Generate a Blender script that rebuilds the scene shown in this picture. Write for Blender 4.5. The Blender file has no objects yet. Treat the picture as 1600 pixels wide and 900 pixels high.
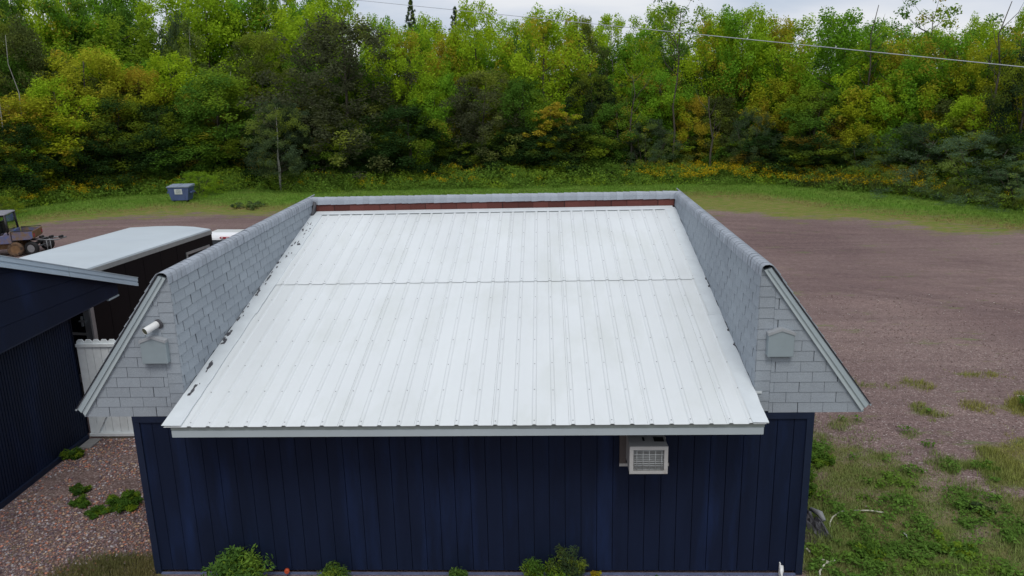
import bpy, math, random
import numpy as np
from mathutils import Vector, Matrix

random.seed(7)
RNG = np.random.default_rng(11)
scene = bpy.context.scene
COL = scene.collection

# ------------------------------------------------------------------ camera
cam_d = bpy.data.cameras.new('camera')
cam_d.sensor_width = 36.0
cam_d.lens = 1247.87 / 1600.0 * 36.0
cam_d.clip_start = 0.1
cam_d.clip_end = 3000.0
cam = bpy.data.objects.new('camera', cam_d)
COL.objects.link(cam)
CAM = Vector((5.2291, -9.1803, 6.2604))
FW = Vector((-0.0407114, 0.96688162, -0.25195738))
RT = Vector((0.99908963, 0.03617549, -0.02261068))
UP = Vector((0.01274717, 0.25264852, 0.96747415))
M3 = Matrix(((RT.x, UP.x, -FW.x), (RT.y, UP.y, -FW.y), (RT.z, UP.z, -FW.z)))
cam.matrix_world = Matrix.Translation(CAM) @ M3.to_4x4()
scene.camera = cam

# ------------------------------------------------------------------ sky, sun, exposure
SUN_EL, SUN_AZ = math.radians(57), math.radians(178)      # azimuth clockwise from +y
world = bpy.data.worlds.new('World')
scene.world = world
world.use_nodes = True
wn, wl = world.node_tree.nodes, world.node_tree.links
wn.clear()
out = wn.new('ShaderNodeOutputWorld')
bg = wn.new('ShaderNodeBackground')
bg.inputs['Strength'].default_value = 0.1
sky = wn.new('ShaderNodeTexSky')
sky.sky_type = 'NISHITA'
sky.sun_disc = False
sky.sun_elevation = SUN_EL
sky.sun_rotation = SUN_AZ
tc = wn.new('ShaderNodeTexCoord')
mp = wn.new('ShaderNodeMapping')
mp.inputs['Scale'].default_value = (1.0, 1.0, 4.5)
cn = wn.new('ShaderNodeTexNoise')
cn.inputs['Scale'].default_value = 3.2
cn.inputs['Detail'].default_value = 6.0
cr = wn.new('ShaderNodeValToRGB')
cr.color_ramp.elements[0].position = 0.36
cr.color_ramp.elements[0].color = (5.6, 6.3, 7.6, 1)
cr.color_ramp.elements[1].position = 0.62
cr.color_ramp.elements[1].color = (8.2, 8.4, 8.8, 1)
cf = wn.new('ShaderNodeMapRange')
cf.inputs['From Min'].default_value = 0.3
cf.inputs['From Max'].default_value = 0.5
cf.inputs['To Min'].default_value = 0.8
cf.inputs['To Max'].default_value = 0.97
mx = wn.new('ShaderNodeMixRGB')
wl.new(tc.outputs['Generated'], mp.inputs['Vector'])
wl.new(mp.outputs['Vector'], cn.inputs['Vector'])
wl.new(cn.outputs['Fac'], cr.inputs['Fac'])
wl.new(cn.outputs['Fac'], cf.inputs['Value'])
wl.new(cf.outputs['Result'], mx.inputs['Fac'])
wl.new(sky.outputs['Color'], mx.inputs['Color1'])
wl.new(cr.outputs['Color'], mx.inputs['Color2'])
wl.new(mx.outputs['Color'], bg.inputs['Color'])
wl.new(bg.outputs['Background'], out.inputs['Surface'])

sun_d = bpy.data.lights.new('sun', 'SUN')
sun_d.energy = 1.35
sun_d.angle = math.radians(22)
sun_d.color = (1.0, 0.95, 0.88)
sun = bpy.data.objects.new('sun', sun_d)
COL.objects.link(sun)
sdir = Vector((math.sin(SUN_AZ) * math.cos(SUN_EL), math.cos(SUN_AZ) * math.cos(SUN_EL), math.sin(SUN_EL)))
sun.rotation_euler = sdir.to_track_quat('Z', 'Y').to_euler()
sun.location = (0, 0, 30)

vs = scene.view_settings
vs.view_transform = 'Standard'
vs.look = 'None'
vs.exposure = 0.0
vs.gamma = 1.0
vs.use_curve_mapping = False
scene.cycles.max_bounces = 6
scene.cycles.diffuse_bounces = 3
scene.cycles.transmission_bounces = 4
scene.cycles.transparent_max_bounces = 4

# ------------------------------------------------------------------ helpers: tagging
def tag(o, label=None, cat=None, group=None, kind=None):
    if label: o['label'] = label
    if cat: o['category'] = cat
    if group: o['group'] = group
    if kind: o['kind'] = kind
    return o

def empty(name, loc=(0, 0, 0), rz=0.0, label=None, cat=None, group=None):
    o = bpy.data.objects.new(name, None)
    o.empty_display_size = 0.3
    o.location = loc
    o.rotation_euler = (0, 0, rz)
    COL.objects.link(o)
    return tag(o, label, cat, group)

def link(name, me, parent=None, loc=None, rot=None):
    o = bpy.data.objects.new(name, me)
    COL.objects.link(o)
    if parent is not None: o.parent = parent
    if loc is not None: o.location = loc
    if rot is not None: o.rotation_euler = rot
    return o

def copy_tree(o, parent=None):
    c = o.copy()
    COL.objects.link(c)
    c.parent = parent
    for ch in o.children:
        copy_tree(ch, c)
    return c

# ------------------------------------------------------------------ helpers: materials
def nn(t, kind, **kw):
    n = t.nodes.new(kind)
    for k, v in kw.items():
        if k in n.inputs: n.inputs[k].default_value = v
        else: setattr(n, k, v)
    return n

def newmat(name):
    m = bpy.data.materials.new(name)
    m.use_nodes = True
    t = m.node_tree
    return m, t, t.nodes['Principled BSDF']

def pmat(name, col, rough=0.6, metal=0.0, var=0.12, scale=6.0, stretch=(1, 1, 1), rnd=0.0,
         col2=None, c2pos=(0.5, 0.75), c2scale=2.0, bump=0.0, bscale=60.0, spec=0.5, coat=0.0):
    """base colour x soft world-space noise x per-object random; optional second colour in patches (dirt, rust)"""
    m, t, b = newmat(name)
    L = t.links
    geo = nn(t, 'ShaderNodeNewGeometry')
    mpn = nn(t, 'ShaderNodeMapping', Scale=stretch)
    L.new(geo.outputs['Position'], mpn.inputs['Vector'])
    no = nn(t, 'ShaderNodeTexNoise', Scale=scale, Detail=5.0)
    L.new(mpn.outputs['Vector'], no.inputs['Vector'])
    mr = nn(t, 'ShaderNodeMapRange')
    mr.inputs['From Min'].default_value = 0.25; mr.inputs['From Max'].default_value = 0.75
    mr.inputs['To Min'].default_value = 1 - var; mr.inputs['To Max'].default_value = 1 + var
    L.new(no.outputs['Fac'], mr.inputs['Value'])
    val = mr.outputs['Result']
    if rnd:
        oi = nn(t, 'ShaderNodeObjectInfo')
        m2 = nn(t, 'ShaderNodeMapRange')
        m2.inputs['To Min'].default_value = 1 - rnd; m2.inputs['To Max'].default_value = 1 + rnd
        L.new(oi.outputs['Random'], m2.inputs['Value'])
        mu = nn(t, 'ShaderNodeMath', operation='MULTIPLY')
        L.new(val, mu.inputs[0]); L.new(m2.outputs['Result'], mu.inputs[1])
        val = mu.outputs[0]
    base = nn(t, 'ShaderNodeRGB'); base.outputs[0].default_value = (*col, 1)
    csock = base.outputs[0]
    if col2 is not None:
        n2 = nn(t, 'ShaderNodeTexNoise', Scale=c2scale, Detail=8.0, Roughness=0.65)
        L.new(mpn.outputs['Vector'], n2.inputs['Vector'])
        m3 = nn(t, 'ShaderNodeMapRange')
        m3.inputs['From Min'].default_value = c2pos[0]; m3.inputs['From Max'].default_value = c2pos[1]
        L.new(n2.outputs['Fac'], m3.inputs['Value'])
        mi = nn(t, 'ShaderNodeMixRGB')
        mi.inputs['Color2'].default_value = (*col2, 1)
        L.new(m3.outputs['Result'], mi.inputs['Fac']); L.new(csock, mi.inputs['Color1'])
        csock = mi.outputs['Color']
    vm = nn(t, 'ShaderNodeVectorMath', operation='SCALE')
    L.new(csock, vm.inputs[0]); L.new(val, vm.inputs['Scale'])
    L.new(vm.outputs['Vector'], b.inputs['Base Color'])
    b.inputs['Roughness'].default_value = rough
    b.inputs['Metallic'].default_value = metal
    b.inputs['Specular IOR Level'].default_value = spec
    b.inputs['Coat Weight'].default_value = coat
    if bump:
        n4 = nn(t, 'ShaderNodeTexNoise', Scale=bscale, Detail=4.0)
        L.new(mpn.outputs['Vector'], n4.inputs['Vector'])
        bp = nn(t, 'ShaderNodeBump', Strength=bump, Distance=0.01)
        L.new(n4.outputs['Fac'], bp.inputs['Height']); L.new(bp.outputs['Normal'], b.inputs['Normal'])
    return m

M = {}
M['roof'] = pmat('white_roof_metal', (0.685, 0.722, 0.735), 0.42, 0.0, 0.035, 1.2, (1, .35, 1), rnd=0.025,
                 col2=(0.60, 0.635, 0.62), c2pos=(0.48, 0.8), c2scale=1.6, spec=0.45)
M['flash'] = pmat('white_flashing', (0.66, 0.71, 0.735), 0.45, 0.0, 0.06, 5, rnd=0.02)
M['screw'] = pmat('screw_grey', (0.36, 0.38, 0.39), 0.5, 0.3)
M['fascia'] = pmat('fascia_metal', (0.42, 0.48, 0.51), 0.5, 0.0, 0.05, 2, (1, 1, 1))
M['fascia2'] = pmat('fascia_upper', (0.30, 0.34, 0.32), 0.6, 0.0, 0.08, 4)
M['soffit'] = pmat('soffit_dark', (0.03, 0.035, 0.05), 0.7)
M['shingle'] = pmat('grey_shingle', (0.335, 0.375, 0.415), 0.92, 0.0, 0.16, 90, rnd=0.04,
                    col2=(0.29, 0.325, 0.365), c2pos=(0.45, 0.7), c2scale=1.1, bump=0.5, bscale=260, spec=0.2)
M['cap'] = pmat('cap_shingle_grey', (0.355, 0.39, 0.44), 0.92, 0.0, 0.14, 80, rnd=0.09, bump=0.5, bscale=240, spec=0.2)
M['backing'] = pmat('shingle_joint_dark', (0.04, 0.045, 0.055), 0.95, spec=0.1)
M['red'] = pmat('red_brown_shingle', (0.125, 0.045, 0.038), 0.92, 0.0, 0.15, 60, rnd=0.28, bump=0.4, bscale=200, spec=0.2)
M['redback'] = pmat('red_joint_dark', (0.03, 0.015, 0.015), 0.95)
M['navy'] = pmat('navy_siding', (0.0068, 0.0128, 0.035), 0.62, 0.0, 0.18, 2.4, (2.4, 1, .35), rnd=0.05,
                 col2=(0.010, 0.021, 0.064), c2pos=(0.50, 0.70), c2scale=1.3, bump=0.25, bscale=70, spec=0.18)
M['navytrim'] = pmat('navy_trim', (0.008, 0.016, 0.042), 0.55, 0.0, 0.15, 6, spec=0.35)
M['groove'] = pmat('navy_groove', (0.005, 0.008, 0.020), 0.8)
M['ledge'] = pmat('ledge_lit_tone', (0.11, 0.14, 0.25), 0.6, 0, 0.2, 9)  # light caught on the sill top, painted in as a paler blue
M['trim'] = pmat('rake_trim_metal', (0.40, 0.47, 0.50), 0.45, 0.0, 0.06, 3)
M['trim2'] = pmat('rake_trim_inner', (0.48, 0.55, 0.57), 0.45, 0.0, 0.06, 3)
M['drip'] = pmat('dark_edge', (0.02, 0.022, 0.03), 0.7)
M['vent'] = pmat('vent_grey', (0.27, 0.325, 0.35), 0.6, 0.0, 0.05, 6)
M['ventrim'] = pmat('vent_rim_grey', (0.34, 0.36, 0.38), 0.6, 0.0, 0.05, 6)
M['pvc'] = pmat('white_pvc', (0.80, 0.81, 0.80), 0.35, 0, 0.04, 8)
M['hole'] = pmat('pipe_bore', (0.10, 0.11, 0.07), 0.8)
M['tar'] = pmat('black_tar', (0.07, 0.07, 0.08), 0.55)
M['fence'] = pmat('fence_white', (0.72, 0.77, 0.79), 0.6, 0, 0.07, 10, rnd=0.04, col2=(0.5, 0.53, 0.5), c2pos=(.6, .85))
M['acbody'] = pmat('ac_cream', (0.44, 0.44, 0.43), 0.5, 0, 0.06, 8, col2=(0.30, 0.22, 0.18), c2pos=(.62, .8), c2scale=7)
M['acwire'] = pmat('ac_wire', (0.52, 0.55, 0.56), 0.4)
M['accoil'] = pmat('ac_coil', (0.12, 0.14, 0.15), 0.5, 0.3, 0.3, 30)
M['acdark'] = pmat('ac_slot', (0.01, 0.01, 0.012), 0.7)
M['tblack'] = pmat('trailer_black', (0.003, 0.003, 0.005), 0.3, 0, 0.1, 4, spec=.18)
M['nrake'] = pmat('neighbour_rake_metal', (0.50, 0.60, 0.68), 0.45, 0, 0.05, 3)
M['troof'] = pmat('trailer_roof_white', (0.47, 0.53, 0.57), 0.5, 0, 0.06, 1.5, (.5, 1, 1), col2=(0.40, 0.46, 0.52), c2pos=(.52, .8), c2scale=.8)
M['alu'] = pmat('aluminium', (0.42, 0.44, 0.46), 0.35, 0.7, 0.1, 8)
M['dullalu'] = pmat('dull_grey_trim', (0.30, 0.31, 0.31), 0.5, 0.2, 0.1, 8)
M['rubber'] = pmat('rubber', (0.012, 0.012, 0.013), 0.8)
M['mud'] = pmat('dried_mud', (0.20, 0.12, 0.065), 0.9, 0, 0.25, 7, bump=.6, bscale=30, spec=.1)
M['utvblue'] = pmat('utv_blue', (0.035, 0.13, 0.42), 0.4, 0, 0.1, 5, col2=(0.20, 0.135, 0.09), c2pos=(.30, .60), c2scale=2.2)
M['blackp'] = pmat('black_plastic', (0.015, 0.015, 0.017), 0.5)
M['utvroof'] = pmat('grey_roof_plastic', (0.20, 0.20, 0.23), 0.5)
M['gframe'] = pmat('galvanised', (0.20, 0.21, 0.22), 0.5, 0.4)
M['carwhite'] = pmat('car_white', (0.78, 0.79, 0.81), 0.3, 0, 0.02, 3, coat=.4)
M['redlens'] = pmat('red_lens', (0.36, 0.02, 0.035), 0.25)
M['clearlens'] = pmat('clear_lens', (0.7, 0.6, 0.6), 0.2)
M['binblue'] = pmat('dumpster_blue', (0.085, 0.12, 0.26), 0.55, 0, 0.12, 3, col2=(0.10, 0.10, 0.15), c2pos=(.58, .8))
M['binlid'] = pmat('dumpster_lid', (0.24, 0.29, 0.37), 0.5)
M['placard'] = pmat('placard_white', (0.62, 0.65, 0.66), 0.6)
M['ink'] = pmat('placard_ink', (0.26, 0.30, 0.30), 0.7)
M['wire'] = pmat('cable_grey', (0.46, 0.49, 0.52), 0.5)
M['hose'] = pmat('pale_hose', (0.48, 0.47, 0.38), 0.7, 0, .25, 9)
M['orange'] = pmat('orange_plastic', (0.55, 0.085, 0.03), 0.5)
M['bluelid'] = pmat('blue_plastic', (0.10, 0.27, 0.50), 0.5)
M['grey'] = pmat('weathered_grey', (0.24, 0.25, 0.26), 0.7, 0, .2, 12)
M['bark'] = pmat('bark_grey_brown', (0.085, 0.075, 0.06), 0.9, 0, .3, 9, (1, 1, .2), bump=.6, bscale=20, spec=.1)
M['birch'] = pmat('bark_pale', (0.30, 0.30, 0.27), 0.8, 0, .2, 6, (1, 1, 3), col2=(0.08, 0.08, 0.075), c2pos=(.58, .66), c2scale=4, spec=.2)
M['scrap'] = pmat('weathered_wood', (0.30, 0.25, 0.19), 0.85, 0, .25, 14)
M['concrete'] = pmat('concrete', (0.22, 0.22, 0.22), 0.85, 0, .15, 12)

M['acside'] = pmat('ac_side_shaded', (0.10, 0.085, 0.08), 0.7)  # brownish panel, its colour darkened for the shadow it sits in
M['mudtyre'] = pmat('muddy_tyre', (0.14, 0.085, 0.05), 0.95, 0, .3, 12, col2=(.02, .018, .016), c2pos=(.5, .62), c2scale=9, bump=.8, bscale=40)

def glassmat():
    m, t, b = newmat('dark_glass')
    b.inputs['Base Color'].default_value = (0.01, 0.012, 0.014, 1)
    b.inputs['Roughness'].default_value = 0.08
    return m
M['glass'] = glassmat()
def clearglass():
    m, t, b = newmat('window_film')
    b.inputs['Base Color'].default_value = (0.55, 0.62, 0.55, 1)
    b.inputs['Roughness'].default_value = 0.03
    b.inputs['Transmission Weight'].default_value = 1.0
    b.inputs['IOR'].default_value = 1.05
    return m
M['film'] = clearglass()

def leafmat(name, yellow=(0.42, 0.52, 0.02), accent=(0.55, 0.38, 0.05), trans=0.45):
    """object colour = leaf colour of that plant, its alpha = how much of it has turned; 'tint' = per-leaf random"""
    m = bpy.data.materials.new(name); m.use_nodes = True
    t = m.node_tree; t.nodes.clear(); L = t.links
    o = nn(t, 'ShaderNodeOutputMaterial')
    oi = nn(t, 'ShaderNodeObjectInfo')
    at = nn(t, 'ShaderNodeAttribute', attribute_name='tint')
    sp = nn(t, 'ShaderNodeSeparateColor')
    L.new(at.outputs['Color'], sp.inputs['Color'])
    # r: clump random, g: leaf random, b: second clump random
    br = nn(t, 'ShaderNodeMapRange'); br.inputs['To Min'].default_value = 0.68; br.inputs['To Max'].default_value = 1.5
    L.new(sp.outputs['Green'], br.inputs['Value'])
    vm = nn(t, 'ShaderNodeVectorMath', operation='SCALE')
    L.new(oi.outputs['Color'], vm.inputs[0]); L.new(br.outputs['Result'], vm.inputs['Scale'])
    y = nn(t, 'ShaderNodeMapRange'); y.inputs['From Min'].default_value = 0.55; y.inputs['From Max'].default_value = 1.0
    y.inputs['To Max'].default_value = 0.45
    L.new(sp.outputs['Red'], y.inputs['Value'])
    m1 = nn(t, 'ShaderNodeMixRGB'); m1.inputs['Color2'].default_value = (*yellow, 1)
    L.new(y.outputs['Result'], m1.inputs['Fac']); L.new(vm.outputs['Vector'], m1.inputs['Color1'])
    # accent where clump random (blue) < alpha
    lt = nn(t, 'ShaderNodeMath', operation='LESS_THAN')
    L.new(sp.outputs['Blue'], lt.inputs[0]); L.new(oi.outputs['Alpha'], lt.inputs[1])
    fm = nn(t, 'ShaderNodeMath', operation='MULTIPLY'); fm.inputs[1].default_value = 0.6
    L.new(lt.outputs[0], fm.inputs[0])
    m2 = nn(t, 'ShaderNodeMixRGB'); m2.inputs['Color2'].default_value = (*accent, 1)
    L.new(fm.outputs[0], m2.inputs['Fac']); L.new(m1.outputs['Color'], m2.inputs['Color1'])
    d = nn(t, 'ShaderNodeBsdfDiffuse', Roughness=0.5); tr = nn(t, 'ShaderNodeBsdfTranslucent')
    ms = nn(t, 'ShaderNodeMixShader'); ms.inputs[0].default_value = trans
    L.new(m2.outputs['Color'], d.inputs['Color']); L.new(m2.outputs['Color'], tr.inputs['Color'])
    L.new(d.outputs[0], ms.inputs[1]); L.new(tr.outputs[0], ms.inputs[2])
    L.new(ms.outputs[0], o.inputs['Surface'])
    return m
M['leaf'] = leafmat('leaves_turning')
M['leafpink'] = leafmat('leaves_turning_pink', accent=(0.38, 0.12, 0.07))

def vcolmat(name, rough=0.85, trans=0.0, spec=0.2):
    m, t, b = newmat(name)
    at = nn(t, 'ShaderNodeAttribute', attribute_name='tint')
    t.links.new(at.outputs['Color'], b.inputs['Base Color'])
    b.inputs['Roughness'].default_value = rough
    b.inputs['Specular IOR Level'].default_value = spec
    return m
M['stone'] = vcolmat('mixed_stones')
M['blade'] = vcolmat('grass_blades', 0.7)

# ------------------------------------------------------------------ helpers: meshes
def fast_mesh(name, co, faces_flat, nv, mat, tint=None, smooth=False):
    """co (N,3); faces as (F,k) int array of one polygon size"""
    me = bpy.data.meshes.new(name)
    F, k = faces_flat.shape
    me.vertices.add(len(co)); me.vertices.foreach_set('co', np.ascontiguousarray(co, dtype=np.float32).ravel())
    me.loops.add(F * k); me.loops.foreach_set('vertex_index', faces_flat.astype(np.int32).ravel())
    me.polygons.add(F)
    me.polygons.foreach_set('loop_start', np.arange(0, F * k, k, dtype=np.int32))
    try: me.polygons.foreach_set('loop_total', np.full(F, k, dtype=np.int32))
    except Exception: pass
    if smooth: me.polygons.foreach_set('use_smooth', np.ones(F, dtype=bool))
    if tint is not None:
        a = me.color_attributes.new('tint', 'FLOAT_COLOR', 'POINT')
        a.data.foreach_set('color', np.ascontiguousarray(tint, dtype=np.float32).ravel())
    me.update(); me.validate()
    if mat: me.materials.append(mat)
    return me

class MB:
    def __init__(s): s.v = []; s.f = []; s.sm = []
    def add(s, vs, fs, smooth=False):
        n = len(s.v); s.v += [tuple(p) for p in vs]
        s.f += [tuple(i + n for i in f) for f in fs]; s.sm += [smooth] * len(fs)
        return s
    def box(s, x0, x1, y0, y1, z0, z1):
        return s.add([(x0, y0, z0), (x1, y0, z0), (x1, y1, z0), (x0, y1, z0), (x0, y0, z1), (x1, y0, z1), (x1, y1, z1), (x0, y1, z1)],
                     [(0, 3, 2, 1), (4, 5, 6, 7), (0, 1, 5, 4), (1, 2, 6, 5), (2, 3, 7, 6), (3, 0, 4, 7)])
    def prism(s, poly, f0, f1):
        """poly: list of 2D points; f0/f1 map (a,b)->3D for the two ends"""
        n = len(poly)
        vs = [f0(*p) for p in poly] + [f1(*p) for p in poly]
        fs = [tuple(range(n))[::-1], tuple(range(n, 2 * n))] + [(i, (i + 1) % n, n + (i + 1) % n, n + i) for i in range(n)]
        return s.add(vs, fs)
    def tube(s, pts, rad, seg=8, smooth=True, caps=True):
        pts = [Vector(p) for p in pts]
        if not hasattr(rad, '__len__'): rad = [rad] * len(pts)
        vs, fs = [], []
        for i, p in enumerate(pts):
            d = (pts[min(i + 1, len(pts) - 1)] - pts[max(i - 1, 0)]).normalized()
            a = Vector((0, 0, 1)) if abs(d.z) < 0.9 else Vector((1, 0, 0))
            u = d.cross(a).normalized(); w = d.cross(u)
            for k in range(seg):
                t = 2 * math.pi * k / seg
                vs.append(p + (u * math.cos(t) + w * math.sin(t)) * rad[i])
        for i in range(len(pts) - 1):
            for k in range(seg):
                fs.append((i * seg + k, i * seg + (k + 1) % seg, (i + 1) * seg + (k + 1) % seg, (i + 1) * seg + k))
        s.add(vs, fs, smooth)
        if caps:
            m = len(s.v) - len(vs)
            s.f += [tuple(m + k for k in range(seg))[::-1], tuple(m + (len(pts) - 1) * seg + k for k in range(seg))]
            s.sm += [False, False]
        return s
    def mesh(s, name, mat):
        me = bpy.data.meshes.new(name); me.from_pydata(s.v, [], s.f)
        me.polygons.foreach_set('use_smooth', s.sm)
        me.update()
        if mat: me.materials.append(mat)
        return me
    def build(s, name, mat, parent=None, bevel=0.0):
        o = link(name, s.mesh(name, mat), parent)
        if bevel:
            b = o.modifiers.new('bevel', 'BEVEL'); b.width = bevel; b.segments = 2; b.limit_method = 'ANGLE'
        return o

def box(name, x0, x1, y0, y1, z0, z1, mat, parent=None, bevel=0.0):
    return MB().box(x0, x1, y0, y1, z0, z1).build(name, mat, parent, bevel)

def vnoise(x, y, freq, seed):
    """smooth value noise on numpy arrays, 0..1"""
    r = np.random.default_rng(seed).random((256, 256))
    X = x * freq; Y = y * freq
    xi = np.floor(X).astype(int); yi = np.floor(Y).astype(int)
    fx = X - xi; fy = Y - yi
    fx = fx * fx * (3 - 2 * fx); fy = fy * fy * (3 - 2 * fy)
    g = lambda a, b: r[a % 256, b % 256]
    return (g(xi, yi) * (1 - fx) + g(xi + 1, yi) * fx) * (1 - fy) + (g(xi, yi + 1) * (1 - fx) + g(xi + 1, yi + 1) * fx) * fy
def fbm(x, y, freq, seed, oct=4):
    s = 0; a = 1; n = 0
    for i in range(oct):
        s = s + a * vnoise(x, y, freq * 2 ** i, seed + i); n += a; a *= .55
    return s / n
def sstep(a, b, x):
    t = np.clip((x - a) / (b - a), 0, 1)
    return t * t * (3 - 2 * t)

# ------------------------------------------------------------------ where the ground changes (polar, seen from a fixed point of the yard)
PX, PY = 5.2291, -9.1803
B_FOREST = np.array([(-0.6474, 48.78), (-0.6129, 49.91), (-0.577, 51.2), (-0.5336, 52.14), (-0.4884, 52.94), (-0.438, 52.48), (-0.3277, 50.58), (-0.2831, 48.65), (-0.0392, 47.17), (0.1817, 48.21), (0.2714, 48.32), (0.3427, 46.99), (0.4107, 45.77), (0.475, 43.54), (0.5352, 41.98), (0.5917, 40.07)])
B_DRY = np.array([(-0.649, 45.29), (-0.6149, 45.27), (-0.5846, 47.44), (-0.5538, 47.82), (-0.49, 47.7), (-0.4498, 47.79), (-0.4012, 46.96), (-0.3515, 44.72), (-0.292, 43.76), (-0.0395, 42.99), (0.1897, 44.98), (0.2351, 44.66), (0.272, 44.14), (0.3085, 43.02), (0.3439, 41.82), (0.4122, 40.39), (0.4764, 39.47), (0.5365, 38.95), (0.593, 37.68)])
B_GRAVEL = np.array([(-0.6496, 44.03), (-0.586, 44.21), (-0.555, 44.94), (-0.4913, 44.51), (-0.4236, 43.13), (-0.3525, 41.53), (-0.0399, 38.3), (0.2134, 38.34), (0.2733, 37.76), (0.3453, 37.31), (0.4136, 36.9), (0.4776, 36.99), (0.5375, 37.21), (0.5937, 36.66)])

def polar(x, y):
    return np.arctan2(x - PX, y - PY), np.hypot(x - PX, y - PY)
def bound(tab, th):
    return np.interp(th, tab[:, 0], tab[:, 1])

def grass_near(x, y):
    """0..1 how much weed and grass grows near the building's right side and in patches of the lot"""
    n = fbm(x, y, .55, 3); n2 = fbm(x, y, 1.7, 9)
    d = (x - 8.5) * .62 + (y + .3) * .85
    a = sstep(4.9, 1.9, d + (n - .5) * 4.6 + (n2 - .5) * 3.0) + sstep(.35, .8, np.exp(-(x - 8.7) ** 2 / .8) * sstep(5.2, 3.6, y) * (.4 + n2))
    b = np.exp(-((x - 13.7) ** 2 / 3.0 + (y - 2.9) ** 2 / 1.6)) * 1.3
    c = np.exp(-((x - 14.6) ** 2 / .5 + (y - 5.1) ** 2 / .5)) * 1.5 + np.exp(-((x - 9.6) ** 2 / .9 + (y - 3.5) ** 2 / 1.5)) * .8
    p = sstep(.55, .8, b * (.45 + n2)) + sstep(.5, .75, c * (.5 + n2))
    q = sstep(.66, .8, n2 + .12 * np.exp(-((x - 12) ** 2 / 14 + (y - 4) ** 2 / 12))) * sstep(11, 4, y) * .8
    return np.clip(a + p + q, 0, 1) * (x > 8.5)

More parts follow.
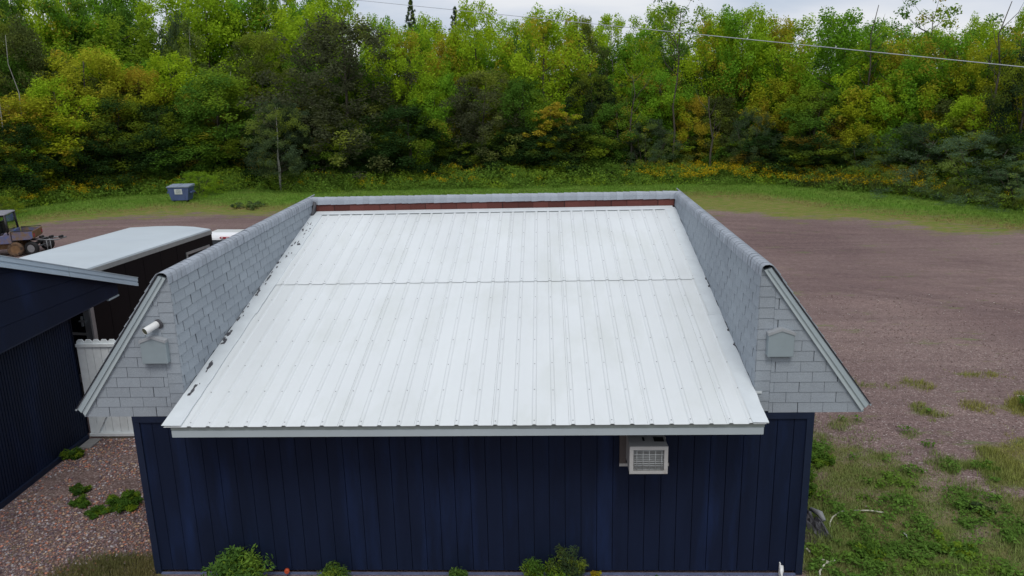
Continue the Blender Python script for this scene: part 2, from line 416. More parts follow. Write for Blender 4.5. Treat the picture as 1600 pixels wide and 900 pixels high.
# ------------------------------------------------------------------ ground
def build_ground():
    fx = np.concatenate([[-900, -300, -120, -70], np.arange(-48, 48.01, .3), [70, 120, 300, 900]])
    fy = np.concatenate([[-900, -300, -60, -20], np.arange(-6, 52.01, .3), [70, 120, 300, 1200]])
    X, Y = np.meshgrid(fx, fy, indexing='ij')
    th, r = polar(X, Y)
    jit = (fbm(X, Y, .35, 21) - .5)
    jit2 = (fbm(X, Y, 1.3, 31) - .5)
    rg, rd, rf = bound(B_GRAVEL, th), bound(B_DRY, th), bound(B_FOREST, th)
    behind = sstep(1.2, 1.45, np.abs(th))
    dry = sstep(-2.2, 1.8, r - rg + jit * 3.0 + jit2 * 1.8)
    green = sstep(-2.6, 1.6, r - rd + jit * 3.0 + jit2 * 1.5)
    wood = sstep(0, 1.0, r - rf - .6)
    near = grass_near(X, Y)
    lft = (X > -3.3) & (X < 0.0) & (Y < 4.4)
    # yard between the buildings: grass at its near end
    nl = sstep(.25, .7, np.exp(-((Y + .1) ** 2) / .22) * np.clip((X + 2.0) / 1.2, 0, 1) + (fbm(X, Y, 1.6, 5) - .5) * .5) * lft
    coarse = np.clip(sstep(14, 6, Y) * sstep(8.0, 9.0, X) * (.35 + fbm(X, Y, .35, 77)) + lft * 1.0, 0, 1)
    near = np.maximum(near, nl)
    Z = np.zeros_like(X)
    Z += .10 * sstep(-1, 3, r - rd) * (1 - behind) * (np.abs(X) < 60)
    nx, ny = X.shape
    co = np.stack([X, Y, Z], -1).reshape(-1, 3)
    idx = np.arange(nx * ny).reshape(nx, ny)
    f = np.stack([idx[:-1, :-1], idx[1:, :-1], idx[1:, 1:], idx[:-1, 1:]], -1).reshape(-1, 4)
    green2 = np.clip(green * (1 - wood), 0, 1)
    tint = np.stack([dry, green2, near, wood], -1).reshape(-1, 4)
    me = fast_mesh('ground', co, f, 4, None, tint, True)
    a = me.color_attributes.new('coarse', 'FLOAT_COLOR', 'POINT')
    cc = np.stack([coarse, coarse, coarse, np.ones_like(coarse)], -1).reshape(-1, 4)
    a.data.foreach_set('color', cc.astype(np.float32).ravel())
    m, t, b = newmat('gravel_lot_and_grass'); L = t.links
    geo = nn(t, 'ShaderNodeNewGeometry'); P = geo.outputs['Position']
    at = nn(t, 'ShaderNodeAttribute', attribute_name='tint'); sp = nn(t, 'ShaderNodeSeparateColor'); L.new(at.outputs['Color'], sp.inputs['Color'])
    ac = nn(t, 'ShaderNodeAttribute', attribute_name='coarse')
    def noise(scale, detail=5, rough=.6, sc=None):
        n = nn(t, 'ShaderNodeTexNoise', Scale=scale, Detail=detail, Roughness=rough)
        if sc:
            mm = nn(t, 'ShaderNodeMapping', Scale=sc); L.new(P, mm.inputs['Vector']); L.new(mm.outputs['Vector'], n.inputs['Vector'])
        else: L.new(P, n.inputs['Vector'])
        return n.outputs['Fac']
    def ramp(fac, stops):
        r_ = nn(t, 'ShaderNodeValToRGB'); e = r_.color_ramp.elements
        while len(e) < len(stops): e.new(0.5)
        for q, (p, c) in zip(e, stops): q.position = p; q.color = (*c, 1)
        L.new(fac, r_.inputs['Fac']); return r_.outputs['Color']
    def mix(f, a_, b_, mode='MIX'):
        x = nn(t, 'ShaderNodeMixRGB', blend_type=mode)
        for s_, v in (('Fac', f), ('Color1', a_), ('Color2', b_)):
            if isinstance(v, (int, float)): x.inputs[s_].default_value = v
            elif isinstance(v, tuple): x.inputs[s_].default_value = (*v, 1)
            else: L.new(v, x.inputs[s_])
        return x.outputs['Color']
    def mrange(v, a0, a1, b0=0., b1=1.):
        x = nn(t, 'ShaderNodeMapRange'); x.inputs['From Min'].default_value = a0; x.inputs['From Max'].default_value = a1
        x.inputs['To Min'].default_value = b0; x.inputs['To Max'].default_value = b1; L.new(v, x.inputs['Value']); return x.outputs['Result']
    def math_(op, a_, b_):
        x = nn(t, 'ShaderNodeMath', operation=op)
        for i, v in enumerate((a_, b_)):
            if isinstance(v, (int, float)): x.inputs[i].default_value = v
            else: L.new(v, x.inputs[i])
        return x.outputs[0]
    # gravel: fine stones of several colours, streaked by tyres
    vor = nn(t, 'ShaderNodeTexVoronoi', Scale=42.0); L.new(P, vor.inputs['Vector'])
    sv = nn(t, 'ShaderNodeSeparateColor'); L.new(vor.outputs['Color'], sv.inputs['Color'])
    stones = ramp(sv.outputs['Red'], [(0, (.11, .078, .073)), (.35, (.165, .118, .110)), (.7, (.215, .156, .145)), (.95, (.29, .23, .215)), (1, (.45, .41, .39))])
    flat = ramp(noise(5, 6, .7), [(.3, (.150, .108, .102)), (.55, (.185, .134, .127)), (.75, (.222, .166, .156))])
    grav = mix(mrange(ac.outputs['Fac'], 0, 1, .22, .85), flat, stones)
    streak = noise(1.0, 7, .72, (.10, 2.2, 1))
    grav = mix(1.0, grav, ramp(streak, [(.3, (.84, .83, .84)), (.5, (1, 1, 1)), (.68, (1.13, 1.13, 1.12))]), 'MULTIPLY')
    dn = nn(t, 'ShaderNodeVectorMath', operation='DISTANCE'); dn.inputs[1].default_value = (-14.0, -26.0, 0)
    L.new(P, dn.inputs[0])
    cx = nn(t, 'ShaderNodeCombineXYZ'); L.new(dn.outputs['Value'], cx.inputs['X']); L.new(noise(.05, 2, .5), cx.inputs['Y'])
    arcn = nn(t, 'ShaderNodeTexNoise', Scale=1.5, Detail=6.0, Roughness=.7); L.new(cx.outputs[0], arcn.inputs['Vector'])
    grav = mix(mrange(noise(.12, 3, .5), .42, .6), grav, mix(1.0, grav, ramp(arcn.outputs['Fac'], [(.32, (.80, .78, .80)), (.5, (1, 1, 1)), (.68, (1.22, 1.2, 1.17))]), 'MULTIPLY'))
    grav = mix(1.0, grav, ramp(noise(7, 8, .8), [(.3, (.80, .80, .80)), (.5, (1, 1, 1)), (.72, (1.28, 1.26, 1.24))]), 'MULTIPLY')
    blot = noise(.16, 4, .55)
    grav = mix(1.0, grav, ramp(blot, [(.35, (.90, .86, .88)), (.6, (1.18, 1.17, 1.15))]), 'MULTIPLY')
    # thin dirt with sparse grass
    mott = noise(3.2, 8, .75, (.6, 1.6, 1)); fine = noise(26, 6, .8)
    dryc = ramp(mott, [(.32, (.28, .19, .11)), (.43, (.24, .20, .07)), (.53, (.15, .19, .035)), (.66, (.10, .18, .022))])
    greenc = ramp(mott, [(.3, (.07, .14, .020)), (.5, (.115, .215, .026)), (.7, (.18, .25, .035))])
    fv = ramp(fine, [(.25, (.55, .55, .55)), (.55, (1.05, 1.05, 1.05)), (.8, (1.5, 1.5, 1.4))])
    dryc = mix(1.0, dryc, fv, 'MULTIPLY'); greenc = mix(1.0, greenc, fv, 'MULTIPLY')
    col = mix(mrange(math_('ADD', sp.outputs['Red'], math_('MULTIPLY', math_('SUBTRACT', noise(1.3, 8, .75, (.5, 1.5, 1)), .5), 3.2)), .35, .8), grav, dryc)
    col = mix(mrange(math_('ADD', sp.outputs['Green'], math_('MULTIPLY', math_('SUBTRACT', noise(.9, 8, .75, (.5, 1.5, 1)), .5), 3.4)), .3, .8), col, greenc)
    nearc = ramp(noise(2.5, 7, .7), [(.3, (.08, .12, .024)), (.5, (.15, .15, .05)), (.7, (.19, .135, .085))])
    nearc = mix(1.0, nearc, fv, 'MULTIPLY')
    col = mix(mrange(math_('ADD', sp.outputs['Blue'], math_('MULTIPLY', math_('SUBTRACT', noise(3.5, 8, .75), .5), 1.2)), .3, .85), col, nearc)
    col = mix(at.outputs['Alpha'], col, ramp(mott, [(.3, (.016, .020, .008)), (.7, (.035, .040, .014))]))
    L.new(col, b.inputs['Base Color'])
    b.inputs['Roughness'].default_value = .95; b.inputs['Specular IOR Level'].default_value = .15
    hb = math_('ADD', vor.outputs['Distance'], math_('MULTIPLY', fine, .5))
    bp = nn(t, 'ShaderNodeBump', Strength=.7, Distance=.02); L.new(hb, bp.inputs['Height']); L.new(bp.outputs['Normal'], b.inputs['Normal'])
    me.materials.append(m)
    o = link('ground', me)
    tag(o, 'reddish brown gravel lot with a band of dry and green grass along the wood', kind='structure')
build_ground()

# scattered stones: real geometry where the photograph resolves them
def stones(name, n, sampler, smin, smax, palette, label):
    x, y = sampler(n)
    n = len(x)
    s = smin + (smax - smin) * RNG.random(n) ** 2.2
    base = np.array([(1, 0, 0), (0, 1, 0), (-1, 0, 0), (0, -1, 0), (0, 0, 1), (0, 0, -1)], float)
    fac = np.array([(0, 1, 4), (1, 2, 4), (2, 3, 4), (3, 0, 4), (1, 0, 5), (2, 1, 5), (3, 2, 5), (0, 3, 5)])
    sc = np.stack([s * (.7 + .6 * RNG.random(n)), s * (.7 + .6 * RNG.random(n)), s * (.35 + .35 * RNG.random(n))], -1) * .5
    v = base[None] * sc[:, None, :] * (.75 + .5 * RNG.random((n, 6, 1)))
    a = RNG.random(n) * 6.283
    ca, sa = np.cos(a)[:, None], np.sin(a)[:, None]
    vx = v[..., 0] * ca - v[..., 1] * sa + x[:, None]; vy = v[..., 0] * sa + v[..., 1] * ca + y[:, None]
    vz = v[..., 2] + (sc[:, 2] * .5)[:, None]
    co = np.stack([vx, vy, vz], -1).reshape(-1, 3)
    f = (fac[None] + (np.arange(n) * 6)[:, None, None]).reshape(-1, 3)
    pal = np.array(palette)[RNG.integers(0, len(palette), n)] * (.7 + .6 * RNG.random((n, 1)))
    t = np.ones((n, 6, 4)); t[..., :3] = pal[:, None, :]
    o = link(name, fast_mesh(name, co, f, 3, M['stone'], t.reshape(-1, 4)))
    tag(o, label, kind='stuff')
PALG = [(.22, .14, .14), (.30, .20, .18), (.17, .12, .14), (.38, .25, .20), (.27, .22, .24), (.46, .32, .22), (.16, .11, .13), (.33, .27, .27), (.46, .43, .45), (.50, .22, .15)]
def s_left(n):
    x = RNG.uniform(-3.2, -.02, n); y = RNG.uniform(-1.2, 4.15, n)
    k = (fbm(x, y, 1.2, 44) > .3)
    return x[k], y[k]
stones('gravel_stones', 30000, s_left, .012, .060, PALG, 'mixed red, grey and tan stones covering the yard between the two navy buildings')
def s_right(n):
    x = RNG.uniform(8.55, 22, n); y = -1.5 + 15 * RNG.random(n) ** 1.15
    g = grass_near(x, y); k = (RNG.random(n) > g * .85) & (RNG.random(n) < .25 + 1.1 * sstep(.35, .62, fbm(x, y, .4, 52)))
    return x[k], y[k]
PALR = [(.12, .08, .07), (.17, .115, .10), (.22, .15, .13), (.14, .10, .09), (.28, .22, .19), (.48, .43, .39), (.20, .12, .10), (.13, .09, .08), (.18, .13, .11)]
stones('gravel_stones', 24000, s_right, .010, .042, PALR, 'loose pale and red stones scattered over the lot right of the building')

# ================================================================== the main building
W, DEP = 8.5, 6.4           # front wall width, depth
HW = 2.26                   # underside of the mansard skirt
XL, XR = 0.717, 7.758       # inner faces of the two side parapets
HP = 4.10                   # top of the parapets
SL, YE, ZE = 0.2035, -0.6936, 2.4157   # roof slope, eave y and z
YB = 6.22                   # inner face of the rear parapet
def zr(y): return ZE + SL * (y - YE)
NL = math.hypot(1, SL)
MIRX = XL + XR

bld = empty('building', (0, 0, 0), 0, 'low navy outbuilding with ribbed white metal roof sunk between grey shingled parapets', 'building')

# --- walls
for i in range(42):
    x0 = .04 + i * .2008
    o = MB()
    # board with a recessed joint on its right
    o.prism([(x0, .0), (x0 + .1925, .0), (x0 + .1955, .006), (x0 + .1955, .03), (x0, .03)],
            lambda a, b: (a, b, .05), lambda a, b: (a, b, 2.25 if (x0 < XL or x0 + .2 > XR) else 2.30))
    o.build('siding_board', M['navy'], bld)
box('wall_core', .04, W - .04, .0301, .12, .03, 2.30, M['groove'], bld)
for s in (0, 1):
    x = 0 if s == 0 else W
    k = 1 if s == 0 else -1
    box('corner_trim', min(x, x + k * .085), max(x, x + k * .085), -.022, .06, -.06, 2.175, M['navytrim'], bld)
    a, b = (0, .76) if s == 0 else (7.72, W)
    box('head_trim', a, b, -.024, .02, 2.177, 2.258, M['navytrim'], bld)
    # side wall boards
    w = MB()
    for j in range(31):
        y0 = .065 + j * .2
        w.box(min(x, x + k * .03), max(x, x + k * .03), y0, y0 + .192, .05, 2.25)
    w.build('side_siding', M['navy'], bld)
    box('side_core', min(x + k * .0305, x + k * .1), max(x + k * .0305, x + k * .1), .125, DEP - .02, .03, 2.25, M['groove'], bld)
box('rear_wall', .1, W - .1, DEP - .1, DEP, .0, 2.25, M['navy'], bld)
box('sill_ledge', .086, W - .086, -.035, -.001, -.02, .018, M['ledge'], bld)
box('base_board', .0, W, -.028, .1, -.2, -.021, M['navytrim'], bld)
box('downpipe_stub', 8.19, 8.205, -.07, -.036, .02, .20, M['pvc'], bld)
MB().tube([(8.22, -.06, .16), (8.21, -.11, .12), (8.20, -.14, .02), (8.20, -.14, -.08)], [.022, .026, .028, .028], 10).build('drain_spout', M['pvc'], bld)

# --- fascia and soffit under the metal roof
MB().box(XL + .10, XR - .045, YE + .035, YE + .055, 2.268, 2.352).build('fascia', M['fascia'], bld, .002)
MB().box(XL + .09, XR - .035, YE + .045, YE + .065, 2.354, 2.398).build('fascia_cap', M['fascia2'], bld, .002)
MB().box(XL + .105, XR - .05, YE + .0555, -.002, 2.272, 2.284).build('soffit', M['soffit'], bld)
for xx in (XL + .10, XR - .06):
    MB().prism([(YE + .0655, 2.2845), (-.02, 2.2845), (-.02, zr(-.02) - .025), (YE + .0655, 2.39)],
               lambda a, b: (xx, a, b), lambda a, b: (xx + .014, a, b)).build('rake_end', M['fascia'], bld)

# --- ribbed metal roof: two courses of panels, every panel an own piece
RX0, RSP, NR = 1.052, .2243, 30
def rib_profile(xa, xb, ribs):
    p = [(xa, 0)]
    for x in ribs:
        p += [(x - .030, 0), (x - .015, .014), (x + .015, .014), (x + .030, 0)]
    p.append((xb, 0))
    return p
def on_roof(x, y, h):          # h above the roof plane
    return (x, y - h * SL / NL, zr(y) + h / NL)
LAP = 3.03
groups = []
k = 0
while k < NR:
    ribs = [RX0 + RSP * q for q in range(k, min(k + 4, NR))]
    groups.append((ribs[0] - .045 if k else XL + .03, (ribs[-1] + RSP - .047) if k + 4 < NR else XR - .03, ribs)); k += 4
for row, (ya, yb, lift) in enumerate(((YE, LAP + .06, .0), (LAP, YB - .03, .011))):
    for gi, (xa, xb, ribs) in enumerate(groups):
        prof = rib_profile(xa, xb, ribs)
        lo = lift + (.0015 if gi % 2 else 0)
        n = len(prof)
        ys = [ya] + [ya + (yb - ya) * q / 6 for q in range(1, 6)] + [yb]
        vs = []
        for y in ys: vs += [on_roof(a, y, b + lo) for a, b in prof]
        nt = len(vs)
        for y in ys: vs += [on_roof(a, y, b + lo - .003) for a, b in prof]
        fs = []
        for r in range(len(ys) - 1):
            for q in range(n - 1):
                a = r * n + q
                fs.append((a, a + 1, a + n + 1, a + n)); fs.append((nt + a, nt + a + n, nt + a + n + 1, nt + a + 1))
        for q in range(n - 1):
            fs.append((q, nt + q, nt + q + 1, q + 1))
        me = bpy.data.meshes.new('roof_panel'); me.from_pydata(vs, [], fs); me.materials.append(M['roof']); me.update()
        link('roof_panel', me, bld)
# deck below the sheet
vsd = [(XL + .002, YE + .07, zr(YE + .07) - .012), (XR - .002, YE + .07, zr(YE + .07) - .012), (XR - .002, YB + .1, zr(YB + .1) - .012), (XL + .002, YB + .1, zr(YB + .1) - .012)]
MB().add(vsd + [(a, b, c - .02) for a, b, c in vsd], [(0, 1, 2, 3), (7, 6, 5, 4), (0, 4, 5, 1), (1, 5, 6, 2), (2, 6, 7, 3), (3, 7, 4, 0)]).build('roof_deck', M['groove'], bld)
sc = MB()
rows = [-.62, .003, .61, 1.225, 1.845, 2.48, 3.10, 3.74, 4.36, 4.98, 5.60]
for y in rows:
    for q in range(NR):
        x = RX0 + RSP * q + random.uniform(-.004, .004); yy = y + random.uniform(-.012, .012)
        h0 = .014 + (.012 if y > LAP else .0015)
        c0 = [on_roof(x + .0085 * math.cos(t), yy + .0085 * math.sin(t), h0) for t in [i * math.pi / 3 for i in range(6)]]
        c1 = [on_roof(x + .006 * math.cos(t), yy + .006 * math.sin(t), h0 + .006) for t in [i * math.pi / 3 for i in range(6)]]
        sc.add(c0 + c1, [tuple(range(6, 12))] + [(i, (i + 1) % 6, 6 + (i + 1) % 6, 6 + i) for i in range(6)])
o = sc.build('roof_screws', M['screw'], bld); tag(o, kind='stuff')

# --- flashings: left and right valley strips, head flashing standing on the ribs
def roofstrip(name, xa0, xb0, xa1, xb1, ya, yb, h, mat, th=.004, wav=0.0, steps=14):
    vs, fs = [], []
    for i in range(steps + 1):
        t = i / steps; y = ya + (yb - ya) * t
        a = xa0 + (xa1 - xa0) * t; b = xb0 + (xb1 - xb0) * t
        w = wav * (random.random() - .5)
        vs += [on_roof(a, y, h), on_roof(b + w, y, h), on_roof(b + w, y, h - th)]
    for i in range(steps):
        k = i * 3
        fs += [(k, k + 1, k + 4, k + 3), (k + 1, k + 2, k + 5, k + 4)]
    fs.append((0, 2, 1))
    return MB().add(vs, fs).build(name, mat, bld)
for (ya, yb, h) in ((YE + .004, 2.1, .0205), (2.06, 4.2, .024), (4.16, YB - .08, .0275)):
    roofstrip('valley_flashing', XL + .004, XL + .235, XL + .004, XL + .22, ya, yb, h, M['flash'], .016, .012)
for (ya, yb, h) in ((YE + .004, 1.9, .0205), (1.86, 3.9, .024), (3.86, YB - .08, .0275)):
    roofstrip('valley_flashing', XR - .185, XR - .004, XR - .20, XR - .004, ya, yb, h, M['flash'], .016, .012)
roofstrip('head_flashing', XL + .06, XR - .05, XL + .06, XR - .05, YB - .19, YB - .004, .031, M['flash'], .004)
# torn tar along the left valley
tb = MB()
def tar_blob(x, y, r, h=.034, st=1.0):
    n = 11; ph = random.random() * 6
    ring = [(x + r * (.45 + .8 * random.random()) * math.cos(ph + 6.283 * i / n), y + st * r * (.45 + .9 * random.random()) * math.sin(ph + 6.283 * i / n)) for i in range(n)]
    top = [on_roof(a, b, h + .004 * random.random()) for a, b in ring]; bot = [on_roof(x + (a - x) * 1.1, y + (b - y) * 1.1, h - .012) for a, b in ring]
    m = [on_roof(x, y, h + .006)]
    tb.add(m + top + bot, [(0, 1 + i, 1 + (i + 1) % n) for i in range(n)] + [(1 + i, 1 + n + i, 1 + n + (i + 1) % n, 1 + (i + 1) % n) for i in range(n)])
for (ys, n, sp) in ((1.30, 9, .16), (.55, 4, .08), (.12, 5, .06), (-.05, 2, .04), (2.1, 6, .2), (2.75, 8, .22), (3.3, 5, .2), (4.2, 9, .3), (4.9, 12, .3), (5.4, 7, .2)):
    for _ in range(n):
        y = ys + random.gauss(0, sp)
        if y > 5.95: continue
        edge = XL + .02 + (.10 if y > 3.9 else 0) * random.random() * 1.5 + abs(random.gauss(0, .02)) + (.05 if y < .8 else 0)
        tar_blob(edge, y, random.choice((.004, .006, .009, .012, .017)), .030, random.uniform(1.5, 5))
o = tb.build('tar_patches', M['tar'], bld); tag(o, kind='stuff')
tb = MB()
for (ys, n, sp) in ((.95, 1, .05), (1.45, 1, .03), (2.9, 2, .1)):
    for _ in range(n):
        tar_blob(XR - .012 - abs(random.gauss(0, .01)), ys + random.gauss(0, sp), random.uniform(.01, .02), .034, 2)
o = tb.build('tar_patches', M['tar'], bld); tag(o, kind='stuff')
MB().tube([(XL + .02, 6.0, 3.80), (XL + .03, 6.12, 3.86), (XL + .03, 6.18, 3.98), (XL + .05, 6.19, 4.04)], [.03, .045, .05, .03], 7).build('corner_void', M['tar'], bld)  # dark piece standing in for the void in the rear left corner

# --- parapet bodies
for s in (0, 1):
    k = (lambda x: x) if s == 0 else (lambda x: MIRX - x)
    par = MB()
    poly = [(k(XL - .006), 2.27), (k(XL - .006), HP - .03), (k(.62), HP - .012), (k(-.59), 2.36), (k(-.56), 2.27)]
    par.prism(poly, lambda a, b: (a, -.012, b), lambda a, b: (a, DEP + .1, b))
    pobj = par.build('parapet', M['backing'], bld)
    # outer slope: rows of shingles joined (seen only from beside)
    so = MB()
    dx, dz = (-.66 - .60), (2.36 - 4.105); ln = math.hypot(dx, dz); ux, uz = dx / ln, dz / ln; nx_, nz_ = uz * 1, -ux * 1
    if nz_ < 0: nx_, nz_ = -nx_, -nz_
    nrow = 16
    for r in range(nrow):
        a0 = ln * r / nrow; a1 = ln * (r + 1) / nrow + .0
        q = [(.60 + ux * a0 + nx_ * .012, 4.105 + uz * a0 + nz_ * .012), (.60 + ux * a1 + nx_ * .024, 4.105 + uz * a1 + nz_ * .024),
             (.60 + ux * a1 + nx_ * .002, 4.105 + uz * a1 + nz_ * .002), (.60 + ux * a0 - nx_ * .004, 4.105 + uz * a0 - nz_ * .004)]
        off = 0 if r % 2 else .15
        y = -.075 - off
        while y < DEP + .4:
            ya, yb = max(y, -.075), min(y + .294, DEP + .4)
            if yb > ya + .01:
                so.prism([(k(a), b) for a, b in q], lambda a, b: (a, ya, b), lambda a, b: (a, yb, b))
            y += .30
    o = so.build('outer_shingles', M['shingle'], pobj); tag(o, kind='stuff')
    MB().prism([(k(-.62), 2.262), (k(-.005), 2.262), (k(-.005), 2.272), (k(-.62), 2.272)], lambda a, b: (a, .0, b), lambda a, b: (a, DEP, b)).build('skirt_soffit', M['fascia'], bld)
    # rake trim in two steps + dark edge
    def strip(name, o0, o1, i0, i1, ya, yb, mat):
        MB().prism([(k(o0[0]), o0[1]), (k(o1[0]), o1[1]), (k(i0[0]), i0[1]), (k(i1[0]), i1[1])], lambda a, b: (a, ya, b), lambda a, b: (a, yb, b)).build(name, mat, bld)
    strip('rake_trim', (.612, 4.088), (-.648, 2.388), (-.606, 2.335), (.652, 4.070), -.070, -.013, M['trim'])
    strip('rake_trim', (.6525, 4.0695), (-.6055, 2.3345), (-.575, 2.285), (.690, 4.053), -.052, -.013, M['trim2'])
    strip('drip_edge', (.600, 4.100), (-.662, 2.396), (-.649, 2.388), (.611, 4.088), -.078, -.012, M['drip'])

rear = MB()
rear.prism([(YB + .006, zr(YB) - .1), (YB + .006, HP - .03), (YB + .10, HP - .012), (YB + 1.25, 2.36), (YB + 1.2, 2.27), (YB + .2, 2.27)],
           lambda a, b: (XL - .004, a, b), lambda a, b: (XR + .004, a, b))
robj = rear.build('parapet', M['redback'], bld)

# --- shingles
def clip(poly, planes):
    for (a, b, c) in planes:      # keep a*u+b*v<=c
        out_ = []
        for i in range(len(poly)):
            p, q = poly[i], poly[(i + 1) % len(poly)]
            dp, dq = a * p[0] + b * p[1] - c, a * q[0] + b * q[1] - c
            if dp <= 0: out_.append(p)
            if (dp < 0 < dq) or (dq < 0 < dp):
                t = dp / (dp - dq); out_.append((p[0] + t * (q[0] - p[0]), p[1] + t * (q[1] - p[1])))
        poly = out_
        if len(poly) < 3: return []
    return poly
def area(p): return abs(sum(p[i][0] * p[(i + 1) % len(p)][1] - p[(i + 1) % len(p)][0] * p[i][1] for i in range(len(p)))) / 2
_cache = {}
def shingle_field(u0, u1, v0, v1, tab, ex, planes, F, key, gap=.006, off=0.0, stag=.5, lift=.007, jit=.0, rgap=.0035):
    """returns list of (mesh, location, u, area). F maps (u,v,n) -> world vector (linear part used for local meshes)"""
    res = []
    rows = int(math.ceil((v1 - v0) / ex))
    for r in range(rows):
        va, vb = v0 + r * ex, v0 + (r + 1) * ex - rgap
        u = u0 - tab + ((off + r * stag) % 1.0) * tab
        while u < u1:
            ju = random.uniform(-jit, jit)
            poly = clip([(u + gap / 2 + ju, va), (u + tab - gap / 2 + ju * .6, va), (u + tab - gap / 2 + ju * .6, vb), (u + gap / 2 + ju, vb)],
                        [(-1, 0, -u0), (1, 0, u1)] + planes)
            if len(poly) >= 3 and area(poly) > .0006:
                cu, cv = u + tab / 2, va
                loc = F(cu, cv, 0)
                kk = (key, tuple((round(a - cu, 3), round(b - cv, 3)) for a, b in poly))
                if kk not in _cache:
                    o0 = F(0, 0, 0)
                    def lf(a, b, n): return F(a - cu, b - cv, n) - o0
                    nn_ = len(poly)
                    vs = [lf(a, b, .0008) for a, b in poly] + [lf(a, b, .003 + lift * (1 - (b - va) / ex)) for a, b in poly]
                    fs = [tuple(range(nn_, 2 * nn_))] + [(i, (i + 1) % nn_, nn_ + (i + 1) % nn_, nn_ + i) for i in range(nn_)]
                    _cache[kk] = (vs, fs)
                res.append((kk, loc, (u + tab / 2, va), area(poly)))
            u += tab
    return res
_meshes = {}
def place(items, name, mat, parent):
    for kk, loc, uv, ar in items:
        if (kk, mat.name) not in _meshes:
            me = bpy.data.meshes.new(name); me.from_pydata([tuple(v) for v in _cache[kk][0]], [], _cache[kk][1]); me.materials.append(mat); me.update()
            _meshes[(kk, mat.name)] = me
        link(name, _meshes[(kk, mat.name)], parent, loc)
def join(items, name, mat, parent):
    b_ = MB()
    for kk, loc, uv, ar in items:
        vs, fs = _cache[kk]; b_.add([v + loc for v in vs], fs)
    o = b_.build(name, mat, parent); tag(o, kind='stuff'); return o

left_p, right_p = [o for o in bld.children if o.name.startswith('parapet')][:2]
EX = .1314
# gable faces (plane y=-.012, outward -y)
sl_a, sl_b = (1.26), (1.74)   # slope direction of the rake
gl, gr = [], []
for s in (0, 1):
    if s == 0: F = lambda u, v, n: Vector((u, -.013 - n, v))
    else: F = lambda u, v, n: Vector((MIRX - u, -.013 - n, v))
    # keep the region inside the rake: line through (-.575,2.29)-(.69,4.05)
    ax, az, bx_, bz = -.590, 2.285, .69, 4.062
    nxp, nzp = -(bz - az), (bx_ - ax)
    pl = [(nxp, nzp, nxp * ax + nzp * az)]
    main = shingle_field(-.60, .535, HW + .002, HP - .02, .300, EX, pl, F, 'g%d' % s, off=.1 if s == 0 else .62, jit=.004)
    colm = shingle_field(.538, XL - .002, HW + .002 + (.02 if s else .045), HP - .02, .40, EX, pl, F, 'c%d' % s, off=.65, stag=0.0, gap=.0)
    place(main + colm, 'shingle', M['shingle'], (left_p, right_p)[s])
    ngab = len(main) + len(colm)
    (gl if s == 0 else gr).append(ngab)
# inner parapet faces
inner = []
for s in (0, 1):
    if s == 0: F = lambda u, v, n: Vector((XL - .005 + n, u, v))
    else: F = lambda u, v, n: Vector((XR + .005 - n, u, v))
    # above the roof: v >= zr(u)+.03  ->  SL*u - v <= -(ZE-SL*YE+.03)
    pl = [(SL, -1, -(ZE - SL * YE + .028))]
    its = shingle_field(-.013, YB, 2.40, HP - .05, .300, EX, pl, F, 'i%d' % s, off=.3 * s + .2, jit=.008, lift=.011, gap=.014, rgap=.008)
    inner += [(i, s) for i in its]
budget = 300 - gl[0] - gr[0]
inner.sort(key=lambda t: t[0][2][0] - .8 * t[0][3] / .04)
for s in (0, 1):
    place([i for i, q in inner[:budget] if q == s], 'shingle', M['shingle'], (left_p, right_p)[s])
    join([i for i, q in inner[budget:] if q == s], 'far_shingles', M['shingle'], (left_p, right_p)[s])
# rear inner face, red-brown
F = lambda u, v, n: Vector((u, YB + .005 - n, v))
its = shingle_field(XL + .01, XR - .01, zr(YB) + .03, HP - .04, .300, .118, [], F, 'r', off=.35, jit=.01)
place(its, 'red_shingle', M['red'], robj)

# --- cap shingles
prof = [(.488, 3.952), (.583, 4.083), (.612, 4.112), (.645, 4.122), (.688, 4.118), (.716, 4.100), (.728, 4.070), (.731, 3.990)]
CZ = 4.05
def cap_mesh(mirror, rear_=False):
    vs, fs = [], []
    n = len(prof)
    pc = (.66, 4.02)
    for (t, o_) in ((0.0, .010), (.150, .001)):
        for i, (a, b) in enumerate(prof):
            d = Vector((a - pc[0], b - pc[1])).normalized() * o_
            x, z_ = a + d.x, b + d.y
            if rear_: vs.append((-t if False else t, (YB + XL) - x + 0.0, z_ - .004))
            else: vs.append(((MIRX - x) if mirror else x, t, z_))
    m0 = len(vs)
    for (t, o_) in ((0.0, .004), (.150, -.004)):
        for i, (a, b) in enumerate(prof):
            d = Vector((a - pc[0], b - pc[1])).normalized() * o_
            x, z_ = a + d.x, b + d.y
            if rear_: vs.append((t, (YB + XL) - x, z_ - .004))
            else: vs.append(((MIRX - x) if mirror else x, t, z_))
    for i in range(n - 1):
        fs.append((i, i + 1, n + i + 1, n + i)); fs.append((m0 + i, m0 + n + i, m0 + n + i + 1, m0 + i + 1))
        fs.append((i, m0 + i, m0 + i + 1, i + 1))
    fs.append((n - 1, m0 + n - 1, m0 + 2 * n - 1, 2 * n - 1)); fs.append((0, n, m0 + n, m0))
    ox = 0 if rear_ else ((MIRX - .66) if mirror else .66)
    oy = (YB + XL) - .66 if rear_ else 0
    vs = [(a - ox, b - oy, c - CZ) for a, b, c in vs]
    me = bpy.data.meshes.new('cap_shingle'); me.from_pydata(vs, [], fs); me.materials.append(M['cap']); me.update()
    return me
